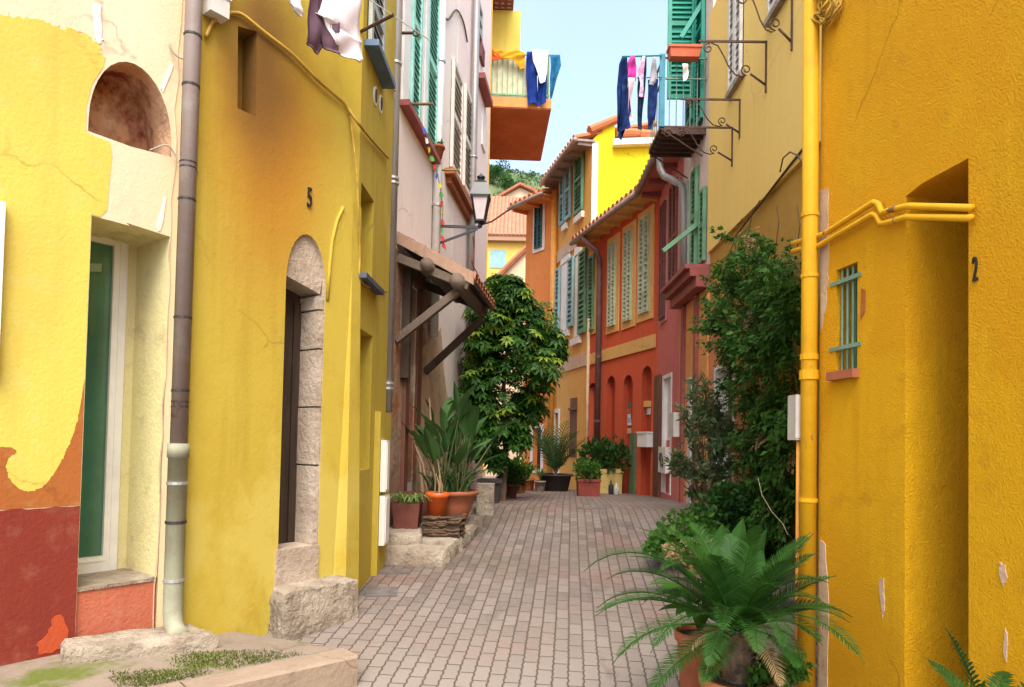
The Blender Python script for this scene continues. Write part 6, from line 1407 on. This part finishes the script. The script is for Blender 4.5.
hp = atY(700, 631, 3.42).z-c2.z; mb = MB(); pot(mb, c2, .085, .115, hp, 24, .03); mb.build('pot', TERRA, t, True); soil(c2+V3(0, 0, hp-.02), .11, t)
mb = MB(); rr = random.Random(12)
for i in range(26):
    az = rr.uniform(0, 6.28); o = V3(math.cos(az), math.sin(az), 0); b0 = c2+V3(0, 0, hp-.02); L_ = rr.uniform(.1, .3); tip = b0+o*L_*.4+V3(0, 0, L_); P = [tip+o*.17*k/5-V3(0, 0, .05*(k/5)**2)+V3(0, 0, .05*k/5) for k in range(6)]; mb.strap(P, [.006, .03, .04, .036, .02, .001], V3(-o.y, o.x, 0)); mb.tube([b0, tip], .004, 5)
c3 = atY(735, 545, 3.4)
mb.build('foliage', LV_MD, t)
# banana-like broad leaf behind the cycad
c4_ = V3(atY(730, 600, 3.8).x, 3.8, gz(3.8)); t = thing('fan_plant', 'broad bright green fan leaf standing up behind the cycad', 'plant', tuple(c4_)); mb = MB(); st = MB(); rr = random.Random(9)
for px, py, w0, lean in ((722, 524, .085, -.1), (742, 518, .075, .05), (706, 540, .05, -.3), (765, 528, .05, .25)):
    tip = atY(px, py, 3.8); b0 = c4_.lerp(tip, .5); st.tube([c4_, b0], [.012, .008], 6); mb.strap([b0.lerp(tip, k/7)+V3(lean*.05*(k/7)**2, -.04*math.sin(k), 0)*.5 for k in range(8)], [w0*x for x in (.2, .7, .95, 1, .95, .8, .5, .05)], V3(1, .25, 0))
st.build('stem', STEM, t); mb.build('foliage', leafmat('broad leaf', (.04, .14, .03), (.07, .2, .04), .4), t)
mass('shrub', 'small leafy weeds around the pots at the foot of the yellow downpipe', 'plant', [(770, 668, 14), (785, 676, 12), (758, 680, 12), (798, 668, 10)], 3.0, 420, .05, .028, LV_MD, 17, .1)
# fern bottom right
fb = V3(atY(992, 690, 2.02).x, 2.02, gz(2.02)); t = thing('fern', 'fern with stiff feather fronds poking up in the bottom right corner against the saffron wall', 'potted plant', tuple(fb))
hp = .69; mb = MB(); pot(mb, fb, .09, .13, hp, 22, .03); mb.build('pot', TERRA, t, True); soil(fb+V3(0, 0, hp-.02), .125, t)
mb = MB(); rr = random.Random(7); top = fb+V3(0, 0, hp-.02)
for az, el, L_, cv in ((math.pi, 1.3, .36, .35), (math.pi*.97, 1.05, .22, .8), (.25, .95, .36, 1.3), (-.3, .85, .34, 1.2), (-1.3, .7, .3, 1.0), (-2.0, .6, .3, 1.0), (1.8, .9, .3, .8), (.8, 1.0, .32, 1.4)): frond(mb, top, az, el, L_, 26, .055, .009, 0, cv, rr, .004, .2, .06)
mb.build('foliage', LV_DK, t)
mb = MB(); spray(mb, top+V3(.0, -.06, .06), .11, 60, .05, .03, rr); mb.build('small_leaves', LV_MD, t)

# ================================================================== washing
def garment(name, label, rows, base, m, axis=(1, 0, 0), amp=.02, freq=9, seed=1, th=.012, nu=12, group=None, cat='garment', parts=None, waves=None):
    """rows: lists of (z, u0, u1) down the cloth, hung square to nothing in particular; base = where it is pegged"""
    rr = random.Random(seed); ax = Vector(axis).normalized(); nn = ax.cross(V3(0, 0, 1)); base = Vector(base); mb = MB(); ph = rr.uniform(0, 6)
    for rw in rows:
        # resample rows
        RR = []
        for (a, b_) in zip(rw, rw[1:]):
            for k in range(4): RR.append(tuple(a[i]+(b_[i]-a[i])*k/4 for i in range(3)))
        RR.append(rw[-1]); V = []; n = len(RR)
        for side in (0, 1):
            for i, (z, u0, u1) in enumerate(RR):
                for j in range(nu+1):
                    u = u0+(u1-u0)*j/nu; f = amp*(.25+.75*i/n)*(math.sin(freq*u/ max(.05, .35)+ph+i*.12)+.5*math.sin(freq*2.3*u/.35+ph*2+i*.3)) + amp*.4*math.sin(i*.8+u*20)
                    V.append(base + ax*u + V3(0, 0, z+.3*amp*math.sin(u*30+ph)*(i/n)) + nn*(f + (side-.5)*th))
        K = (nu+1); Fs = []
        for side in (0, 1):
            for i in range(n-1):
                for j in range(nu): a = side*n*K+i*K+j; Fs.append((a, a+1, a+K+1, a+K))
        for i in range(n-1): Fs += [(i*K, (i+1)*K, n*K+(i+1)*K, n*K+i*K), (i*K+nu, (i+1)*K+nu, n*K+(i+1)*K+nu, n*K+i*K+nu)]
        for j in range(nu): Fs += [(j, j+1, n*K+j+1, n*K+j), ((n-1)*K+j, (n-1)*K+j+1, n*K+(n-1)*K+j+1, n*K+(n-1)*K+j)]
        mb.add(V, Fs)
    return tag(mb.build(name, m, None, True, base=base), label, cat, group)
def cloth(name, c, v=.15): return mat(name, c, .95, var=v, vs=9, bump=.25, bs=70, spec=.1)
C_WH = cloth('white cotton', (.72, .70, .70), .08); C_PK = cloth('blush cotton', (.66, .50, .54)); C_PL = cloth('plum cloth', (.13, .075, .10)); C_DN = cloth('denim', (.012, .03, .12), .8); C_DN2 = cloth('faded navy cloth', (.012, .03, .07), .9); C_BL = cloth('blue work cloth', (.012, .035, .20), .5); C_YE = cloth('mustard cloth', (.66, .32, .02)); C_MG = cloth('magenta cloth', (.55, .05, .30)); C_GR = cloth('grey cloth', (.30, .30, .33)); C_CB = cloth('dark blue check', (.02, .14, .28), .6); C_MIX = mat('navy and white print', (.03, .05, .14), .95, vs=14, c2=(.55, .4, .5), bump=.2)
# line over the ochre house
LY = 4.35
lz_ = atY(330, -18, LY).z
A, B = W1.P(sx(W1, 286, 10), lz_, .01), W2.P(sx(W2, 372, 10)*.3+.15, lz_, .01)
F_ = W1
a, b_ = W1.P(.55, lz_, .32), W1.P(W1.L+.35, lz_, .34)
t = thing('clothes_line', 'clothes line along the upper ochre house, above the photo edge', 'clothes line', tuple(a)); mb = MB(); mb.tube([a, b_], .004, 5); mb.build('line', OFFW, t)
for q in (.55, W1.L-.02): mb = MB(); mb.tube([W1.P(q, lz_, -.02), W1.P(q, lz_, .34)], .012, 6); mb.build('rod', IRON, t)
def on1(px, py, o=.33): s, z = W1.hit(px, py, o); return s, z
def hung1(name, label, rows_px, m, **k):
    s0 = on1(rows_px[0][0][1], 10)[0]; rows = []
    for rw in rows_px: rows.append([(on1((x0+x1)/2, y)[1]-lz_ if y > -100 else 0, on1(x0, y)[0]-s0, on1(x1, y)[0]-s0) for y, x0, x1 in rw])
    for r in rows: r[0] = (.0,)+r[0][1:]
    garment(name, label, rows, W1.P(s0, lz_, .33), m, axis=W1.t, **k)
hung1('shirt', 'pale blush and white shirt hanging at the top of the ochre house', [[(-16, 322, 362), (0, 318, 361), (25, 311, 362), (32, 322, 362), (50, 331, 362), (57, 338, 360)]], mat('blush white cotton', (.74, .66, .68), .95, var=.1, bump=.2), amp=.022, freq=5, group='washing above the ochre house', seed=2, cat='shirt')
hung1('shorts', 'plum coloured shorts hanging behind the blush shirt', [[(-16, 312, 336), (5, 309, 330), (30, 307, 330), (46, 306, 322), (50, 308, 320)], [(-16, 318, 340), (20, 318, 338), (46, 322, 338), (53, 328, 338)]], C_PL, amp=.02, group='washing above the ochre house', seed=3, cat='shorts')
hung1('sock', 'small pale sock hanging left of the washing on the ochre house', [[(-16, 290, 301), (0, 289, 301), (8, 290, 304), (13, 294, 303)]], C_WH, amp=.01, group='washing above the ochre house', seed=4, cat='sock')
# balcony of the orange house
y0 = BH.P(sb0, 0).y - .02
def hungY(name, label, rows_px, m, Y, **k):
    x0 = atY(rows_px[0][0][1], rows_px[0][0][0], Y); rows = [[(atY((u+v)/2, y, Y).z-x0.z, atY(u, y, Y).x-x0.x, atY(v, y, Y).x-x0.x) for y, u, v in rw] for rw in rows_px]
    return garment(name, label, rows, x0, m, axis=(1, 0, 0), **k)
GB = 'washing on the orange balcony'
hungY('trousers', 'bright blue work trousers hanging over the orange balcony rail', [[(52, 527, 546), (62, 526, 546), (75, 526, 537), (104, 528, 538)], [(60, 535, 547), (78, 538, 547), (104, 537, 546)]], C_BL, y0-.03, amp=.045, group=GB, seed=5, cat='trousers')
hungY('shirt', 'white shirt pegged in front of the blue trousers on the orange balcony', [[(50, 532, 548), (60, 533, 548), (72, 537, 547), (82, 540, 545)]], C_WH, y0-.09, amp=.03, group=GB, seed=6, cat='shirt')
hungY('towel', 'mustard cloth draped along the orange balcony rail', [[(51, 494, 524), (54, 492, 525), (57, 497, 525), (61, 514, 525), (67, 520, 524)]], C_YE, y0-.04, amp=.04, freq=5, group=GB, seed=7, cat='cloth')
hungY('towel', 'red and orange cloth at the wall end of the orange balcony rail', [[(50, 488, 497), (56, 489, 500), (60, 493, 501)]], cloth('red orange cloth', (.6, .10, .03)), y0-.05, amp=.03, group=GB, seed=8, cat='cloth')
hungY('towel', 'blue striped towel hanging off the outer corner of the orange balcony', [[(55, 550, 560), (66, 551, 561), (78, 550, 557), (97, 550, 552)]], C_CB, y0+.12, amp=.03, group=GB, seed=9, cat='cloth')
# line off the iron balcony
Yl = 9.18; zl2 = atY(640, 57, Yl)
t = thing('clothes_line', 'teal pole with washing, reaching out from the iron balcony', 'clothes line', tuple(atY(662, 57, Yl))); mb = MB(); mb.tube([atY(622, 56.5, Yl), atY(662, 55.5, Yl)], .012, 6); mb.build('pole', TEAL, t)
mb = MB(); mb.tube([atY(637, 78, Yl), atY(662, 77, Yl)], .008, 6); mb.build('lower_pole', TEAL, t)
GI = 'washing by the iron balcony'
hungY('jeans', 'long navy jeans hanging outermost on the teal pole', [[(57, 622, 627), (65, 619, 628), (90, 617, 628), (115, 617, 628), (130, 618, 630)], [(85, 622, 628), (112, 621, 631), (138, 618, 622)]], C_DN, Yl-.03, amp=.05, group=GI, seed=10, cat='jeans')
hungY('blouse', 'magenta and white blouse second along the teal pole', [[(57, 630, 635), (65, 627, 637), (72, 628, 636), (80, 627, 636)]], C_MG, Yl-.02, amp=.045, group=GI, seed=11, cat='blouse')
hungY('blouse', 'pale pink top hanging below the magenta blouse', [[(78, 628, 635), (95, 627, 632), (120, 628, 633)]], C_PK, Yl-.05, amp=.04, group=GI, seed=12, cat='top')
hungY('leggings', 'dark printed leggings beside the magenta blouse', [[(57, 641, 646), (70, 639, 647), (90, 637, 645), (110, 637, 643), (131, 638, 642)]], C_DN2, Yl-.02, amp=.05, group=GI, seed=13, cat='leggings')
hungY('blouse', 'pink and white patterned scarf in the middle of the teal pole', [[(57, 642, 645), (70, 638, 644), (85, 640, 643), (98, 638, 643)]], mat('pink white print', (.62, .08, .32), .95, vs=25, c2=(.7, .6, .65), bump=.2), Yl-.06, amp=.04, group=GI, seed=14, cat='scarf')
hungY('trousers', 'dark blue trousers with a pale waistband nearest the iron balcony', [[(80, 648, 658), (95, 648, 657), (118, 647, 655), (130, 647, 651)]], C_DN, Yl-.02, amp=.05, group=GI, seed=15, cat='trousers')
hungY('shirt', 'grey top gathered at the end of the teal pole by the balcony', [[(57, 653, 655), (68, 651, 657), (80, 650, 658), (86, 648, 658)]], C_GR, Yl-.05, amp=.04, group=GI, seed=16, cat='top')
hungY('cloth', 'small pale cloth hanging under the red orange window box', [[(64, 682, 688), (72, 683, 689), (79, 684, 687)]], C_WH, Yb0-.1, amp=.04, group=GI, seed=17, cat='cloth')

# ================================================================== small things on the ground
def plate(name, label, x0, y0, x1, y1, m, cat, w_=.0, skew=0):
    A, B, C, D_ = gpt(x0, y1), gpt(x1, y1), gpt(x1+skew, y0), gpt(x0+skew, y0); mb = MB(); q = [A, B, C, D_]; mb.hexa([p+V3(0, 0, -.01) for p in q]+[p+V3(0, 0, .012) for p in q]); return tag(mb.build(name, m), label, cat, 'drain covers')
CAST = mat('worn cast iron cover', (.16, .14, .13), .7, .2, var=.4, vs=12, bump=.6)
plate('drain_cover', 'narrow iron drain cover at the foot of the meter boxes', 376, 570.5, 410, 574.5, CAST, 'drain cover')
plate('drain_cover', 'larger grey drain cover in front of the ochre house buttress', 364, 588, 397, 597, CAST, 'drain cover')
plate('drain_cover', 'slim drain grating far up the lane by the crest', 578, 508, 607, 509.3, CAST, 'drain cover')
# moss and weeds on the pavement
mb = MB(); rr = random.Random(91)
for i in range(9000):
    px, py = rr.uniform(110, 318), rr.uniform(650, 690)
    n_ = math.sin(px*.05+py*.11)+math.sin(px*.021-py*.2+1)+.5*math.sin(px*.13+2)
    d1 = ((px-238)/78)**2+((py-660)/10)**2; d2 = ((px-160)/80)**2+((py-680)/10)**2
    if rr.random() < (min(d1, d2)/1.25)**1.2*(1-.25*n_) and not (n_ > 1.6 and rr.random() < .12): continue
    p = onpave(px, py)
    if p is None: continue
    if (p-K0).dot(kn) < .19: continue
    d = rnd_dir(rr); d.z = rr.uniform(.3, 1); mb.leaf(p, d, V3(0, 0, 1), rr.uniform(.008, .02), .006)
o = mb.build('moss', leafmat('moss blades', (.07, .105, .012), (.13, .155, .025), .9)); o['kind'] = 'stuff';
